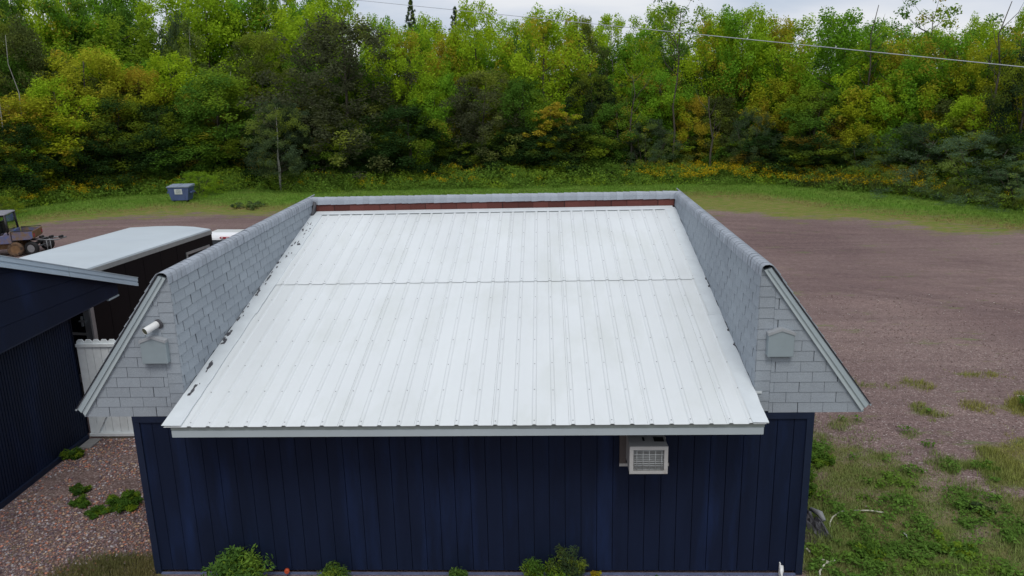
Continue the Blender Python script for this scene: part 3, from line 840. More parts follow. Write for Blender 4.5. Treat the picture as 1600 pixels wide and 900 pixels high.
for s in (0, 1):
    me = cap_mesh(s == 1)
    for i in range(50):
        y = -.085 + i * .1265
        o = link('cap_shingle', me, (left_p, right_p)[s], ((MIRX - .66) if s else .66, y + random.uniform(-.005, .005), CZ + random.uniform(-.002, .003)))
        o.rotation_euler = (random.uniform(-.006, .012), random.uniform(-.02, .02), random.uniform(-.03, .03))
me = cap_mesh(False, True)
for i in range(56):
    o = link('cap_shingle', me, robj, (XL + .0 + i * .1265 - .02, YB + XL - .66, CZ + random.uniform(-.004, .003)))
    o.rotation_euler = (random.uniform(-.03, .03), random.uniform(-.012, .012), random.uniform(-.03, .03))

# --- gable vents and the pipe
def vent(x0, x1, z0, z1, zp, label):
    xm = (x0 + x1) / 2
    v = MB().prism([(x0, z0), (x1, z0), (x1, z1), (xm, zp), (x0, z1)], lambda a, b: (a, -.095, b), lambda a, b: (xm + (a - xm) * 1.05, -.016, b + .012)).build('gable_vent', M['vent'], bld, .008)
    tag(v, label)
    t = .022
    MB().add([(x0 - .008, -.105, z1 - .012), (xm, -.105, zp - .004), (x1 + .008, -.105, z1 - .012), (x0 - .008, -.105, z1 + t), (xm, -.105, zp + t + .008), (x1 + .008, -.105, z1 + t),
              (x0 - .008, -.02, z1 - .012), (xm, -.02, zp - .004), (x1 + .008, -.02, z1 - .012), (x0 - .008, -.02, z1 + t), (xm, -.02, zp + t + .008), (x1 + .008, -.02, z1 + t)],
             [(0, 1, 4, 3), (1, 2, 5, 4), (3, 4, 10, 9), (4, 5, 11, 10), (6, 9, 10, 7), (7, 10, 11, 8), (0, 3, 9, 6), (2, 8, 11, 5)]).build('vent_hood', M['ventrim'], v)
    MB().prism([(x0 + .03, z0 - .004), (x1 - .03, z0 - .004), (x1 - .03, z0 - .0005), (x0 + .03, z0 - .0005)], lambda a, b: (a, -.085, b), lambda a, b: (a, -.03, b)).build('vent_slot', M['drip'], v)
vent(.285, .600, 2.985, 3.265, 3.315, 'pentagonal vent box under the white pipe')
vent(7.868, 8.172, 3.000, 3.280, 3.330, 'pentagonal vent box on the right gable')
pp = MB().tube([(.515, .02, 3.485), (.415, -.185, 3.432)], .043, 18, True, False).build('vent_pipe', M['pvc'], bld)
MB().tube([(.418, -.1855, 3.4335), (.500, -.01, 3.477)], .036, 18, True, True).build('pipe_bore', M['hole'], pp)
MB().tube([(.522, -.017, 3.480), (.516, -.032, 3.477)], .062, 14).build('pipe_boot', M['tar'], pp)
# bright sliver of flashing at the foot of the right inner corner
MB().box(XR + .002, XR + .085, -.034, -.026, 2.515, 2.545).build('step_flashing', M['flash'], bld)

# ================================================================== air conditioner
ac = empty('air_conditioner', (6.435, -.2, 1.65), 0, 'cream window air conditioner poking out of the navy wall below the white eave', 'air conditioner')
def A(mb, name, mat, parent=ac, bevel=0): 
    o = mb.build(name, mat, parent, bevel); o.location = (-6.435, .2, -1.65) if parent is ac else (0, 0, 0); return o
hx0, hx1, hz0, hz1, yf = 6.215, 6.665, 1.675, 2.025, -.46
sh = MB()
sh.box(hx0, hx1, yf + .02, -.05, hz1 - .006, hz1)       # top
sh.box(hx0, hx0 + .006, yf + .02, -.05, hz0 + .0061, hz1 - .0061)
sh.box(hx1 - .006, hx1, yf + .02, -.05, hz0 + .0061, hz1 - .0061)
sh.box(hx0, hx1, yf + .02, -.05, hz0, hz0 + .006)
A(sh, 'casing', M['acbody'])
fr = MB()
fr.box(hx0 - .002, hx1 + .002, yf - .002, yf + .019, hz1 - .042, hz1 + .002)
fr.box(hx0 - .002, hx1 + .002, yf - .002, yf + .019, hz0 - .002, hz0 + .035)
fr.box(hx0 - .002, hx0 + .044, yf - .002, yf + .019, hz0 + .0352, hz1 - .0422)
fr.box(hx1 - .042, hx1 + .002, yf - .002, yf + .019, hz0 + .0352, hz1 - .0422)
A(fr, 'front_frame', M['acbody'])
A(MB().box(hx0 + .03, hx1 - .03, yf + .05, yf + .07, hz0 + .03, hz1 - .03), 'coil', M['accoil'])
fins = MB()
for i in range(16):
    z_ = hz0 + .048 + i * .0162
    fins.box(hx0 + .045, hx1 - .043, yf + .012, yf + .028, z_, z_ + .0052)
o = A(fins, 'louvre_fins', M['dullalu']); tag(o, kind='stuff')
gw = [(hx0 + .085 + i * .0735) for i in range(5)]
for x in gw:
    A(MB().tube([(x, yf + .004, hz0 + .05), (x, yf + .004, hz1 - .055)], .0032, 6), 'grille_wire', M['acwire'])
for z_ in (hz0 + .052, hz0 + .10, hz0 + .128, hz0 + .156, hz0 + .184, hz0 + .212, hz0 + .242, hz1 - .056):
    A(MB().tube([(hx0 + .05, yf + .0105, z_), (hx1 - .05, yf + .0105, z_)], .0028, 6), 'grille_wire', M['acwire'])
A(MB().box(6.385, 6.41, -.30, -.20, hz1 + .0005, hz1 + .003), 'top_slot', M['acdark'])
A(MB().box(6.52, 6.64, -.32, -.20, hz1 + .0005, hz1 + .003), 'top_slot', M['acdark'])
fl = MB()
A(MB().box(6.135, hx0 - .001, -.045, -.008, 1.60, 2.08), 'side_panel', M['acside'])
fl.box(hx1 + .001, 6.70, -.045, -.008, 1.60, 1.95)
fl.box(6.135, 6.75, -.045, -.008, 1.56, 1.598)
A(fl, 'wall_flange', M['acbody'])

# ================================================================== neighbouring building (left)
nb = empty('building', (-3.26, 1.0, 0), 0, 'navy shed at the left edge with fine ribbed siding and pale metal roof edge', 'building')
def N(mb, name, mat, parent=nb, bevel=0):
    o = mb.build(name, mat, parent, bevel); o.location = (3.26, -1.0, 0); return o
NX = -3.26
w = MB()
y = -3.5
while y < 4.17:
    w.box(NX - .02, NX, y, y + .046, .10, 2.40); y += .066
N(w, 'ribbed_siding', M['navy'])
N(MB().box(NX - .12, NX - .0205, -3.5, 4.19, .0, 2.40), 'wall_core', M['navytrim'])
N(MB().box(-9.5, NX - .121, 4.07, 4.19, .0, 2.38), 'rear_wall', M['navy'])
N(MB().box(NX - .02, NX + .035, -3.5, 4.13, -.05, .095), 'base_board', M['navytrim'])
N(MB().box(-9.5, NX - .121, -3.5, -3.38, .0, 5.0), 'front_wall', M['navy'])
N(MB().box(NX - .03, NX + .0, 4.17, 4.215, .10, 2.40), 'corner_trim', M['navytrim'])
# upper wall, set out, with a sloping head that rises towards the camera
NS = (3.86 - 2.62) / (6.0 - 2.3)
def ztop(y): return 2.62 + (5.95 - y) * NS
zz = 2.425
pan = [2.425, 2.66, 2.93, 3.24, 3.6, 4.0, 4.5]
for i in range(6):
    def line(k, y): # seams fan slightly
        return pan[k] + (0 if k == 0 else (y - 5.5) * (-.035) * min(k, 3))
    ya, yb = -3.5, 5.55
    poly = clip([(ya, line(i, ya) + (.006 if i else 0)), (yb, line(i, yb) + (.006 if i else 0)), (yb, line(i + 1, yb)), (ya, line(i + 1, ya))], [(NS, 1, 2.62 + 5.95 * NS - .06)])
    if len(poly) >= 3:
        N(MB().prism(poly, lambda a, b: (-3.085, a, b), lambda a, b: (-3.06 - i * .002, a, b)), 'skirt_panel', M['navy'])
N(MB().prism(clip([(-3.5, 2.43), (5.54, 2.43), (5.54, 5), (-3.5, 5)], [(NS, 1, 2.62 + 5.95 * NS - .07)]), lambda a, b: (-3.16, a, b), lambda a, b: (-3.0855, a, b)), 'skirt_core', M['groove'])
N(MB().box(-3.30, -3.062, -3.5, 5.54, 2.40, 2.424), 'skirt_soffit', M['navytrim'])
N(MB().box(-3.10, -3.055, 5.18, 5.56, 2.365, 2.397), 'beam_end', M['trim'])
# roof: thin sloping slab with pale metal edge in three steps
def slab(name, xa, xb, ya, yb, d0, d1, mat):
    N(MB().prism([(ya, ztop(ya) + d0), (yb, ztop(yb) + d0), (yb, ztop(yb) + d1), (ya, ztop(ya) + d1)], lambda a, b: (xa, a, b), lambda a, b: (xb, a, b)), name, mat)
slab('roof', -9.5, -2.99, -3.5, 6.10, -.05, .02, M['fascia'])
slab('roof_sheet', -9.5, -2.93, -3.5, 6.13, .0205, .034, M['troof'])
slab('rake_fascia', -2.989, -2.955, -3.5, 6.12, -.150, .020, M['nrake'])
slab('rake_lip', -2.954, -2.94, -3.5, 6.12, -.055, .020, M['nrake'])
slab('rake_bead', -2.954, -2.942, -3.5, 6.12, -.150, -.085, M['nrake'])
slab('seam_cover', -2.942, -2.938, 3.9, 3.912, -.15, .019, M['trim'])
# concrete slab at its foot by the fence
cs = box('concrete_slab', -3.2, -2.98, 3.72, 4.10, .0, .035, M['concrete'], None, .008)
tag(cs, 'small grey concrete slab at the foot of the white fence', 'slab')

# ================================================================== fence
fe = empty('fence', (-1.6, 4.2, 0), 0, 'pale wooden picket fence with scalloped tops between the two navy buildings', 'fence')
def Fn(mb, name, mat=None):
    o = mb.build(name, M['fence'], fe); o.location = (1.6, -4.2, 0); return o
x = -3.235
pw = .146
while x < -.12:
    a, b = x, x + pw - .006
    Fn(MB().prism([(a, .06), (b, .06), (b, 1.865), (b - .035, 1.905), (a + .035, 1.905), (a, 1.865)], lambda p, q: (p, 4.235, q), lambda p, q: (p, 4.252, q)), 'picket')
    x += pw
Fn(MB().box(-3.235, -.05, 4.19, 4.234, 1.775, 1.83), 'top_rail')
x = -3.235
while x < -.12:
    Fn(MB().box(x, x + .140, 4.222 - random.random() * .003, 4.2335, .10, 1.774), 'plank'); x += .146
Fn(MB().box(-3.235, -.05, 4.17, 4.2215, .04, .095), 'bottom_rail')
Fn(MB().prism([(-3.16, .10), (-3.06, .10), (-2.72, .72), (-2.82, .72)], lambda p, q: (p, 4.185, q), lambda p, q: (p, 4.2215, q)), 'brace')

# ================================================================== enclosed trailer
def tz(o, mats): pass
tr = empty('trailer', (-3.96, 6.0, 0), -math.radians(9.9), 'long black enclosed cargo trailer with white roof parked behind the picket fence', 'trailer')
TW, TL, TH = 2.33, 4.52, 2.78
foot = [(0, 0), (0, TL), (-.62, TL + .26), (-TW / 2, TL + .34), (-TW + .62, TL + .26), (-TW, TL), (-TW, 0)]
MB().prism(foot, lambda a, b: (a, b, .52), lambda a, b: (a, b, TH - .03)).build('body', M['tblack'], tr)
ins = lambda p, s: (p[0] + (-TW / 2 - p[0]) * s, p[1] + (TL / 2 - p[1]) * s * .5)
rf = MB(); n = len(foot)
vs = [(*ins(p, .004), TH - .03) for p in foot] + [(*ins(p, .012), TH + .01) for p in foot] + [(*ins(p, .2), TH + .03) for p in foot]
fs = [tuple(range(2 * n, 3 * n))] + [(r * n + i, r * n + (i + 1) % n, (r + 1) * n + (i + 1) % n, (r + 1) * n + i) for r in (0, 1) for i in range(n)]
rf.add(vs, fs).build('roof', M['troof'], tr)
for (a, b) in ((foot[0], foot[1]), (foot[6], foot[5])):
    sgn = 1 if a[0] == 0 else -1
    MB().box(a[0] if sgn > 0 else a[0] - .015, a[0] + .015 if sgn > 0 else a[0], 0.0, TL, TH - .12, TH - .02).build('top_rail', M['dullalu'], tr)
MB().box(-TW, 0, -.012, -.0005, TH - .12, TH - .02).build('top_rail', M['dullalu'], tr)
for q in (0, -TW + .09):
    MB().box(q - .15 if q == 0 else q - .09, q, -.02, -.0005, .5, TH - .121).build('corner_post', M['alu'], tr)
MB().box(.0005, .012, 0, .10, .5, TH - .121).build('corner_post', M['alu'], tr)
MB().box(-TW + .1, -.1, -.010, -.0005, .60, TH - .13).build('rear_door', M['tblack'], tr)
MB().box(-TW, .0, -.10, -.021, .42, .56).build('bumper', M['alu'], tr)
MB().box(-TW + .05, -.11, -.03, -.011, 1.42, 1.47).build('door_bar', M['dullalu'], tr)
MB().box(-.24, -.095, -.07, -.030, 1.715, 1.745).build('latch_handle', M['alu'], tr)
MB().box(-.19, -.16, -.07, -.031, 1.62, 1.83).build('latch_bar', M['alu'], tr)
# side door with its bright frame
dy0, dy1 = 3.42, 4.30
sd = MB().box(.0005, .014, dy0, dy1, .62, 2.36).build('side_door', M['tblack'], tr)
MB().box(.0005, .022, dy0 - .05, dy1 + .05, 2.361, 2.42).build('door_frame', M['alu'], sd)
MB().box(.0005, .022, dy0 - .05, dy0 - .001, .58, 2.360).build('door_frame', M['alu'], sd)
MB().box(.0005, .022, dy1 + .001, dy1 + .05, .58, 2.360).build('door_frame', M['alu'], sd)
for j in range(1, 8):
    if j * .61 < dy0 - .06: MB().box(.0003, .004, j * .61 - .018, j * .61 + .018, .6, TH - .13).build('side_seam', M['tblack'], tr)
def wheel(parent, c, r, wdt, axis='x', tm=None, rm=None):
    d = Vector((1, 0, 0)) if axis == 'x' else Vector((0, 1, 0))
    c = Vector(c)
    mb = MB(); prof_ = [(-.5, .80), (-.42, .97), (-.2, 1.0), (.2, 1.0), (.42, .97), (.5, .80), (.5, .62), (.4, .56)]
    seg = 24; vs = []
    e1 = Vector((0, 0, 1)); e2 = d.cross(e1)
    for a, b in [(-.4, .56)] + prof_:
        for k in range(seg):
            t = 2 * math.pi * k / seg
            vs.append(c + d * (a * wdt) + (e1 * math.cos(t) + e2 * math.sin(t)) * (b * r))
    m = len(prof_) + 1
    fs = [(i * seg + k, i * seg + (k + 1) % seg, (i + 1) * seg + (k + 1) % seg, (i + 1) * seg + k) for i in range(m - 1) for k in range(seg)]
    w_ = mb.add(vs, fs, True).build('wheel', tm or M['rubber'], parent)
    rb = MB(); 
    for a in (-.36, .36):
        rb.tube([c + d * (a * wdt - .006), c + d * (a * wdt + .006)], r * .57, seg, False)
    rb.tube([c - d * (.42 * wdt), c + d * (.42 * wdt)], r * .16, 12, False)
    rb.build('rim', rm or M['alu'], w_)
    return w_
for yy in (1.75, 2.60):
    for xx in (-.16, -TW + .16):
        wheel(tr, (xx + (.18 if xx > -1 else -.18), yy, .34), .34, .20)
for xx in (.001, -TW - .24):
    MB().prism([(1.3, .62), (1.38, .80), (2.97, .80), (3.05, .62), (2.98, .62), (2.92, .74), (1.43, .74), (1.37, .62)], lambda a, b: (xx, a, b), lambda a, b: (xx + .24, a, b)).build('fender', M['dullalu'], tr)
MB().box(-TW / 2 - .05, -TW / 2 + .05, TL + .3, TL + 1.25, .46, .56).tube([(-.5, TL + .2, .5), (-TW / 2, TL + 1.1, .5)], .045, 6).tube([(-TW + .5, TL + .2, .5), (-TW / 2, TL + 1.1, .5)], .045, 6).build('tongue', M['rubber'], tr)
MB().box(-TW + .08, -.08, .1, TL, .40, .519).build('chassis', M['rubber'], tr)

# ================================================================== pickup in front of the trailer
pk = empty('pickup_truck', (-4.78, 12.05, 0), -math.radians(5), 'white pickup truck mostly hidden behind the left parapet, hitched to the black trailer', 'truck')
HWD = .95
def loft(sections, smooth=False):
    """sections: list of equal-length rings"""
    mb = MB(); n = len(sections[0]); vs = [p for s_ in sections for p in s_]
    fs = [(i * n + k, i * n + (k + 1) % n, (i + 1) * n + (k + 1) % n, (i + 1) * n + k) for i in range(len(sections) - 1) for k in range(n)]
    fs += [tuple(range(n))[::-1], tuple(range((len(sections) - 1) * n, len(sections) * n))]
    return mb.add(vs, fs, smooth)
# lower body as side profile with wheel arches, extruded
arch = lambda yc, r: [(yc + r * math.cos(t), .36 + r * math.sin(t)) for t in [math.pi - math.pi * i / 8 for i in range(9)]]
prof_b = [(.0, .48), (.0, 1.12), (2.35, 1.14), (2.4, 1.16), (4.05, 1.14), (5.35, 1.05), (5.55, .9), (5.6, .5), (5.3, .42)] + [(a, b) for a, b in arch(4.75, .46)][::-1] + [(3.9, .40), (1.7, .40)] + [(a, b) for a, b in arch(1.1, .46)][::-1] + [(.5, .44)]
MB().prism(prof_b, lambda a, b: (-HWD, a, b), lambda a, b: (HWD, a, b)).build('body', M['carwhite'], pk, .03)
MB().box(-HWD + .12, HWD - .12, .08, 2.3, 1.10, 1.165).build('bed_floor', M['blackp'], pk)
for s_ in (-1, 1):
    MB().box(*sorted((s_ * HWD, s_ * (HWD - .11))), .0, 2.36, 1.121, 1.27).build('bed_side', M['carwhite'], pk, .015)
MB().box(-HWD + .111, HWD - .111, .0, .07, .6, 1.26).build('tailgate', M['carwhite'], pk, .015)
cab = loft([[(-.90, 2.45, 1.15), (.90, 2.45, 1.15), (.90, 4.1, 1.15), (-.90, 4.1, 1.15)],
            [(-.76, 2.60, 1.76), (.76, 2.60, 1.76), (.76, 3.55, 1.76), (-.76, 3.55, 1.76)],
            [(-.73, 2.66, 1.84), (.73, 2.66, 1.84), (.73, 3.48, 1.84), (-.73, 3.48, 1.84)],
            [(-.60, 2.82, 1.895), (.60, 2.82, 1.895), (.60, 3.32, 1.895), (-.60, 3.32, 1.895)]]).build('cab', M['carwhite'], pk, .04)
MB().add([(-.74, 2.488, 1.20), (.74, 2.488, 1.20), (.66, 2.590, 1.70), (-.66, 2.590, 1.70), (-.74, 2.47, 1.20), (.74, 2.47, 1.20), (.66, 2.572, 1.70), (-.66, 2.572, 1.70)],
         [(4, 5, 6, 7), (0, 4, 7, 3), (1, 2, 6, 5), (3, 7, 6, 2), (0, 1, 5, 4)]).build('rear_window', M['glass'], pk)
bl = MB().box(-.16, .16, 2.535, 2.60, 1.745, 1.80).build('brake_light', M['redlens'], pk, .008)
for s_ in (-1, 1):
    MB().box(*sorted((s_ * .05, s_ * .11)), 2.528, 2.534, 1.757, 1.79).build('cargo_lamp', M['clearlens'], bl)
    MB().box(*sorted((s_ * (HWD + .002), s_ * (HWD - .10))), -.012, .05, .82, 1.22).build('tail_light', M['redlens'], pk)
    MB().add([(s_ * .895, 2.62, 1.2), (s_ * .895, 3.85, 1.2), (s_ * .80, 3.45, 1.7), (s_ * .80, 2.72, 1.7)], [(0, 1, 2, 3)]).add([(s_ * .86, 2.62, 1.2), (s_ * .86, 3.85, 1.2), (s_ * .77, 3.45, 1.7), (s_ * .77, 2.72, 1.7)], [(3, 2, 1, 0)]).build('side_window', M['glass'], pk)
    for yy in (1.1, 4.75): wheel(pk, (s_ * .83, yy, .37), .37, .24)
MB().add([(-.80, 3.995, 1.2), (.80, 3.995, 1.2), (.68, 3.60, 1.72), (-.68, 3.60, 1.72), (-.80, 4.08, 1.19), (.80, 4.08, 1.19), (.70, 3.615, 1.735), (-.70, 3.615, 1.735)], [(4, 5, 6, 7), (0, 4, 7, 3), (1, 2, 6, 5), (3, 7, 6, 2), (0, 1, 5, 4)]).build('windscreen', M['glass'], pk)
MB().box(-.92, .92, -.14, -.001, .45, .62).build('bumper', M['alu'], pk, .02)

# ================================================================== side-by-side (left edge)
uv_ = empty('utility_vehicle', (-15.34, 21.35, 0), math.radians(17), 'muddy blue side-by-side utility vehicle with closed black cab and short cargo bed', 'utility vehicle')
# local x towards the tail (+x = right in the photo), nose at -x
prf = [(-2.75, .62), (-2.70, .95), (-2.1, 1.10), (-1.75, 1.02), (-.62, .98), (-.42, 1.12), (-.40, .50), (-1.95, .42)]
def UV(mb, name, mat, bevel=0): return mb.build(name, mat, uv_, bevel)
UV(MB().prism([(-.62, .60), (-.40, .60), (-.40, 1.13), (-.62, 1.10), (-.72, .98), (-2.05, .98), (-2.35, 1.12), (-2.75, .95), (-2.8, .66), (-2.66, .60)] , lambda a, b: (a, -.74, b), lambda a, b: (a, .74, b)), 'body', M['utvblue'], .025)
UV(MB().prism([(-2.5, .34), (-.38, .34), (-.38, .599), (-2.6, .599)], lambda a, b: (a, -.55, b), lambda a, b: (a, .55, b)), 'floor_pan', M['mud'], .02)
# cargo bed: tray with rims
UV(MB().prism([(-.36, .74), (.34, .74), (.46, .80), (.46, 1.08), (-.36, 1.13)], lambda a, b: (a, -.70, b), lambda a, b: (a, -.66, b)), 'bed_side', M['utvblue'])
UV(MB().prism([(-.36, .74), (.34, .74), (.46, .80), (.46, 1.08), (-.36, 1.13)], lambda a, b: (a, .66, b), lambda a, b: (a, .70, b)), 'bed_side', M['utvblue'])
UV(MB().box(-.36, .46, -.659, .659, .745, .79), 'bed_floor', M['blackp'])
UV(MB().box(.461, .50, -.70, .70, .78, 1.10), 'tailgate', M['mud'], .01)
for s_ in (-1, 1): UV(MB().box(-.36, .48, *sorted((s_ * .72, s_ * .64)), 1.131, 1.155), 'bed_rim', M['blackp'])
# cab cage
for s_ in (-1, 1):
    yq = s_ * .70
    UV(MB().tube([(-.48, yq, 1.0), (-.54, yq * .93, 1.88)], .055, 8), 'cage_post', M['blackp'])
    UV(MB().tube([(-.82, yq, 1.0), (-.88, yq * .93, 1.86)], .038, 8), 'cage_post', M['blackp'])
    UV(MB().tube([(-2.10, yq, 1.10), (-1.70, yq * .93, 1.86)], .032, 8), 'cage_post', M['blackp'])
    UV(MB().tube([(-1.72, yq * .93, 1.87), (-.54, yq * .93, 1.86)], .05, 8), 'cage_rail', M['blackp'])
    UV(MB().add([(-2.03, yq * .99, 1.02), (-.88, yq * .99, 1.02), (-.92, yq * .93, 1.83), (-1.70, yq * .93, 1.83)], [(0, 1, 2, 3)]).add([(-2.03, yq * .975, 1.02), (-.88, yq * .975, 1.02), (-.92, yq * .915, 1.83), (-1.70, yq * .915, 1.83)], [(3, 2, 1, 0)]), 'door_window', M['film'])
UV(MB().add([(-.50, -.66, 1.14), (-.50, .66, 1.14), (-.55, .62, 1.83), (-.55, -.62, 1.83)], [(0, 1, 2, 3)]).add([(-.485, -.66, 1.14), (-.485, .66, 1.14), (-.535, .62, 1.83), (-.535, -.62, 1.83)], [(3, 2, 1, 0)]), 'rear_window', M['film'])
UV(loft([[(-1.80, -.72, 1.885), (-.47, -.72, 1.885), (-.47, .72, 1.885), (-1.80, .72, 1.885)], [(-1.78, -.70, 1.935), (-.50, -.70, 1.935), (-.50, .70, 1.935), (-1.78, .70, 1.935)], [(-1.66, -.58, 1.965), (-.60, -.58, 1.965), (-.60, .58, 1.965), (-1.66, .58, 1.965)]]), 'roof', M['utvroof'], .02)
for s_ in (-1, 1):
    UV(MB().box(-1.45, -1.0, *sorted((s_ * .12, s_ * .58)), .75, .98), 'seat', M['blackp'], .03)
    UV(MB().box(-1.05, -.92, *sorted((s_ * .12, s_ * .58)), .99, 1.52), 'seat_back', M['blackp'], .04)
UV(MB().tube([(-1.78, -.30, 1.22), (-1.60, -.30, 1.32)], .15, 12), 'steering_wheel', M['blackp'])
UV(MB().box(-2.12, -1.72, -.66, .66, .98, 1.16), 'dashboard', M['blackp'], .03)
for x_ in (-.32, -2.35):
    for s_ in (-1, 1): wheel(uv_, (x_, s_ * .60, .33), .33, .26, 'y', M['mudtyre'], M['mud'])
UV(MB().box(.38, .50, -.50, .50, .42, .52).tube([(-.1, -.3, .33), (.4, -.3, .47)], .03, 6).tube([(-.1, .3, .33), (.4, .3, .47)], .03, 6), 'rear_bumper', M['blackp'])
for s_ in (-1, 1): UV(MB().box(.495, .515, *sorted((s_ * .52, s_ * .66)), .85, 1.0), 'tail_lamp', M['redlens'])

# small trailer hitched behind it
uv_.scale = (.87, .87, .87)
st = empty('small_trailer', (-14.9, 21.5, 0), 0, 'small galvanised roller trailer standing right behind the muddy blue vehicle', 'trailer')
for yq in (-.30, .30):
    MB().tube([(-.1, yq, .56), (.92, yq, .56)], .026, 6).build('side_rail', M['gframe'], st)
    MB().tube([(-.45, 0, .50), (-.08, yq, .56)], .024, 6).build('tow_bar', M['gframe'], st)
    wheel(st, (-.05, yq * 1.7, .27), .27, .17, 'y')
for x_ in (.08, .48, .88):
    MB().tube([(x_, -.10, .635), (x_, .10, .635)], .05, 10, False).build('roller', M['rubber'], st)
    MB().tube([(x_, -.32, .555), (x_, .32, .555)], .022, 6).build('cross_bar', M['gframe'], st)
MB().tube([(-.05, -.5, .27), (-.05, .5, .27)], .03, 6).build('axle', M['gframe'], st)
for x_ in (.45, .6):
    MB().tube([(x_, -.3, .55), (x_, -.3, .04)], .018, 6).build('leg', M['gframe'], st)

# ================================================================== dumpster
du = empty('dumpster', (-15.09, 34.9, .1), math.radians(1), 'faded blue metal dumpster with a white notice standing on the grass by the wood', 'dumpster')
loft([[(-.56, -.36, .07), (.53, -.36, .07), (.53, .40, .07), (-.56, .40, .07)], [(-.74, -.44, .90), (.70, -.44, .90), (.70, .50, .90), (-.74, .50, .90)]]).build('bin', M['binblue'], du, .01)
MB().box(-.78, .74, -.48, .54, .901, .935).build('rim', M['binlid'], du, .01)
for a, b in ((-.76, -.03), (.0, .72)):
    MB().prism([(-.47, .9355), (.53, .9355), (.53, 1.03), (-.47, .965)], lambda p, q: (a, p, q), lambda p, q: (b, p, q)).build('lid', M['binlid'], du, .01)
for s_ in (-1, 1):
    MB().box(*sorted((s_ * .70 - .02, s_ * .83 - .02)), -.25, .30, .52, .62).build('fork_pocket', M['binblue'], du)
    MB().box(*sorted((s_ * .28, s_ * .48)), -.30, .34, .0, .069).build('skid', M['rubber'], du)
for x_ in (-.40, .38):
    MB().add([(x_ - .02, -.385, .10), (x_ + .02, -.385, .10), (x_ + .02, -.455, .88), (x_ - .02, -.455, .88), (x_ - .02, -.36, .10), (x_ + .02, -.36, .10), (x_ + .02, -.43, .88), (x_ - .02, -.43, .88)],
             [(0, 1, 2, 3), (0, 3, 7, 4), (1, 5, 6, 2)]).build('stiffener', M['binblue'], du)
pl_ = MB().add([(-.26, -.428, .47), (.25, -.428, .47), (.25, -.460, .80), (-.26, -.460, .80), (-.26, -.410, .47), (.25, -.410, .47), (.25, -.44, .80), (-.26, -.44, .80)], [(0, 1, 2, 3), (3, 2, 6, 7), (0, 3, 7, 4), (1, 5, 6, 2)]).build('placard', M['placard'], du)
ink = MB()
for r_, (a, b) in enumerate(((-.12, .12), (-.17, .18), (-.13, .16), (-.18, .19), (-.16, .14))):
    z_ = .745 - r_ * .052; yy = -.4295 - (z_ - .47) * .097 - .0015
    t_ = a
    while t_ < b:
        w_ = random.uniform(.02, .05); ink.add([(t_, yy, z_), (min(b, t_ + w_), yy, z_), (min(b, t_ + w_), yy - .003, z_ + .028), (t_, yy - .003, z_ + .028)], [(0, 1, 2, 3)]); t_ += w_ + .012
ink.build('notice_print', M['ink'], pl_)

du.scale = (.84, .9, .88)
# ================================================================== overhead cable
A0, B0 = Vector((-1.71, 22.2, 9.29)), Vector((14.61, 7.3, 6.28))
d_ = (B0 - A0)
wire = MB().tube([A0 - d_ * .9, A0, A0 + d_ * .5, B0, B0 + d_ * .35], .0092, 6)
tag(wire.build('overhead_cable', M['wire'], None), 'thin pale overhead cable slanting down to the right across the treetops', 'cable')

# ================================================================== things lying by the wall
hz = MB().tube([(9.62, 1.52, .03), (9.50, 1.46, .035), (9.36, 1.34, .03), (9.26, 1.18, .03), (9.22, 1.06, .02)], .012, 6)
tag(hz.build('hose', M['hose'], None), 'pale hose end curling through the weeds beside the black sheet', 'hose', 'pale hose lengths in the weeds')
hz = MB().tube([(9.72, 1.50, .04), (9.95, 1.49, .045), (10.12, 1.44, .04)], .011, 6)
tag(hz.build('hose', M['hose'], None), 'straight pale hose length lying farthest out in the weeds', 'hose', 'pale hose lengths in the weeds')
hz = MB().tube([(8.60, .92, .10), (8.66, .60, .08), (8.74, .42, .05), (8.80, .45, .05), (8.83, .55, .04)], .013, 6)
tag(hz.build('hose', M['hose'], None), 'pale hose hanging in a hook close along the navy corner', 'hose', 'pale hose lengths in the weeds')
hz = MB().tube([(8.66, -.25, .03), (8.72, -.02, .05), (8.85, .16, .05), (9.0, .22, .05), (8.92, .18, .05), (8.82, .24, .06)], .013, 6)
tag(hz.build('hose', M['hose'], None), 'forked pale hose end near the bottom corner of the wall', 'hose', 'pale hose lengths in the weeds')
# crumpled black sheet with grey pieces
def crumple(name, cx, cy, a, b, h, rot, mat, label, cat, seed):
    r = np.random.default_rng(seed); n = 16
    vs, fs = [], []
    ca, sa = math.cos(rot), math.sin(rot)
    for i in range(n + 1):
        for j in range(n + 1):
            u, v = i / n * 2 - 1, j / n * 2 - 1
            e = max(0, 1 - (u * u) ** 2) * max(0, 1 - (v * v) ** 2)
            x_, y_ = u * a * (1 + .12 * r.normal()), v * b * (1 + .12 * r.normal())
            vs.append((cx + x_ * ca - y_ * sa, cy + x_ * sa + y_ * ca, .01 + h * e * (.35 + .65 * r.random())))
    for i in range(n):
        for j in range(n):
            k = i * (n + 1) + j; fs.append((k, k + 1, k + n + 2, k + n + 1))
    vs2 = [(x_, y_, -.02) for x_, y_, _ in vs]; m = len(vs)
    rim = [i for i in range(n)] + [n + i * (n + 1) for i in range(n)] + [m - 1 - i for i in range(n)] + [(n - i) * (n + 1) for i in range(n)]
    fs += [(rim[i], rim[(i + 1) % len(rim)], rim[(i + 1) % len(rim)] + m, rim[i] + m) for i in range(len(rim))]
    o = MB().add(vs + vs2, fs).build(name, mat, None); return tag(o, label, cat)
crumple('plastic_sheet', 8.93, 1.15, .13, .42, .22, .35, M['tar'], 'crumpled black plastic sheet lying against the right corner of the navy wall', 'sheet', 3)
crumple('plastic_sheet', 8.80, .78, .14, .20, .10, .1, M['bark'], 'dirty brown scrap of sheet below the crumpled black one', 'sheet', 5)
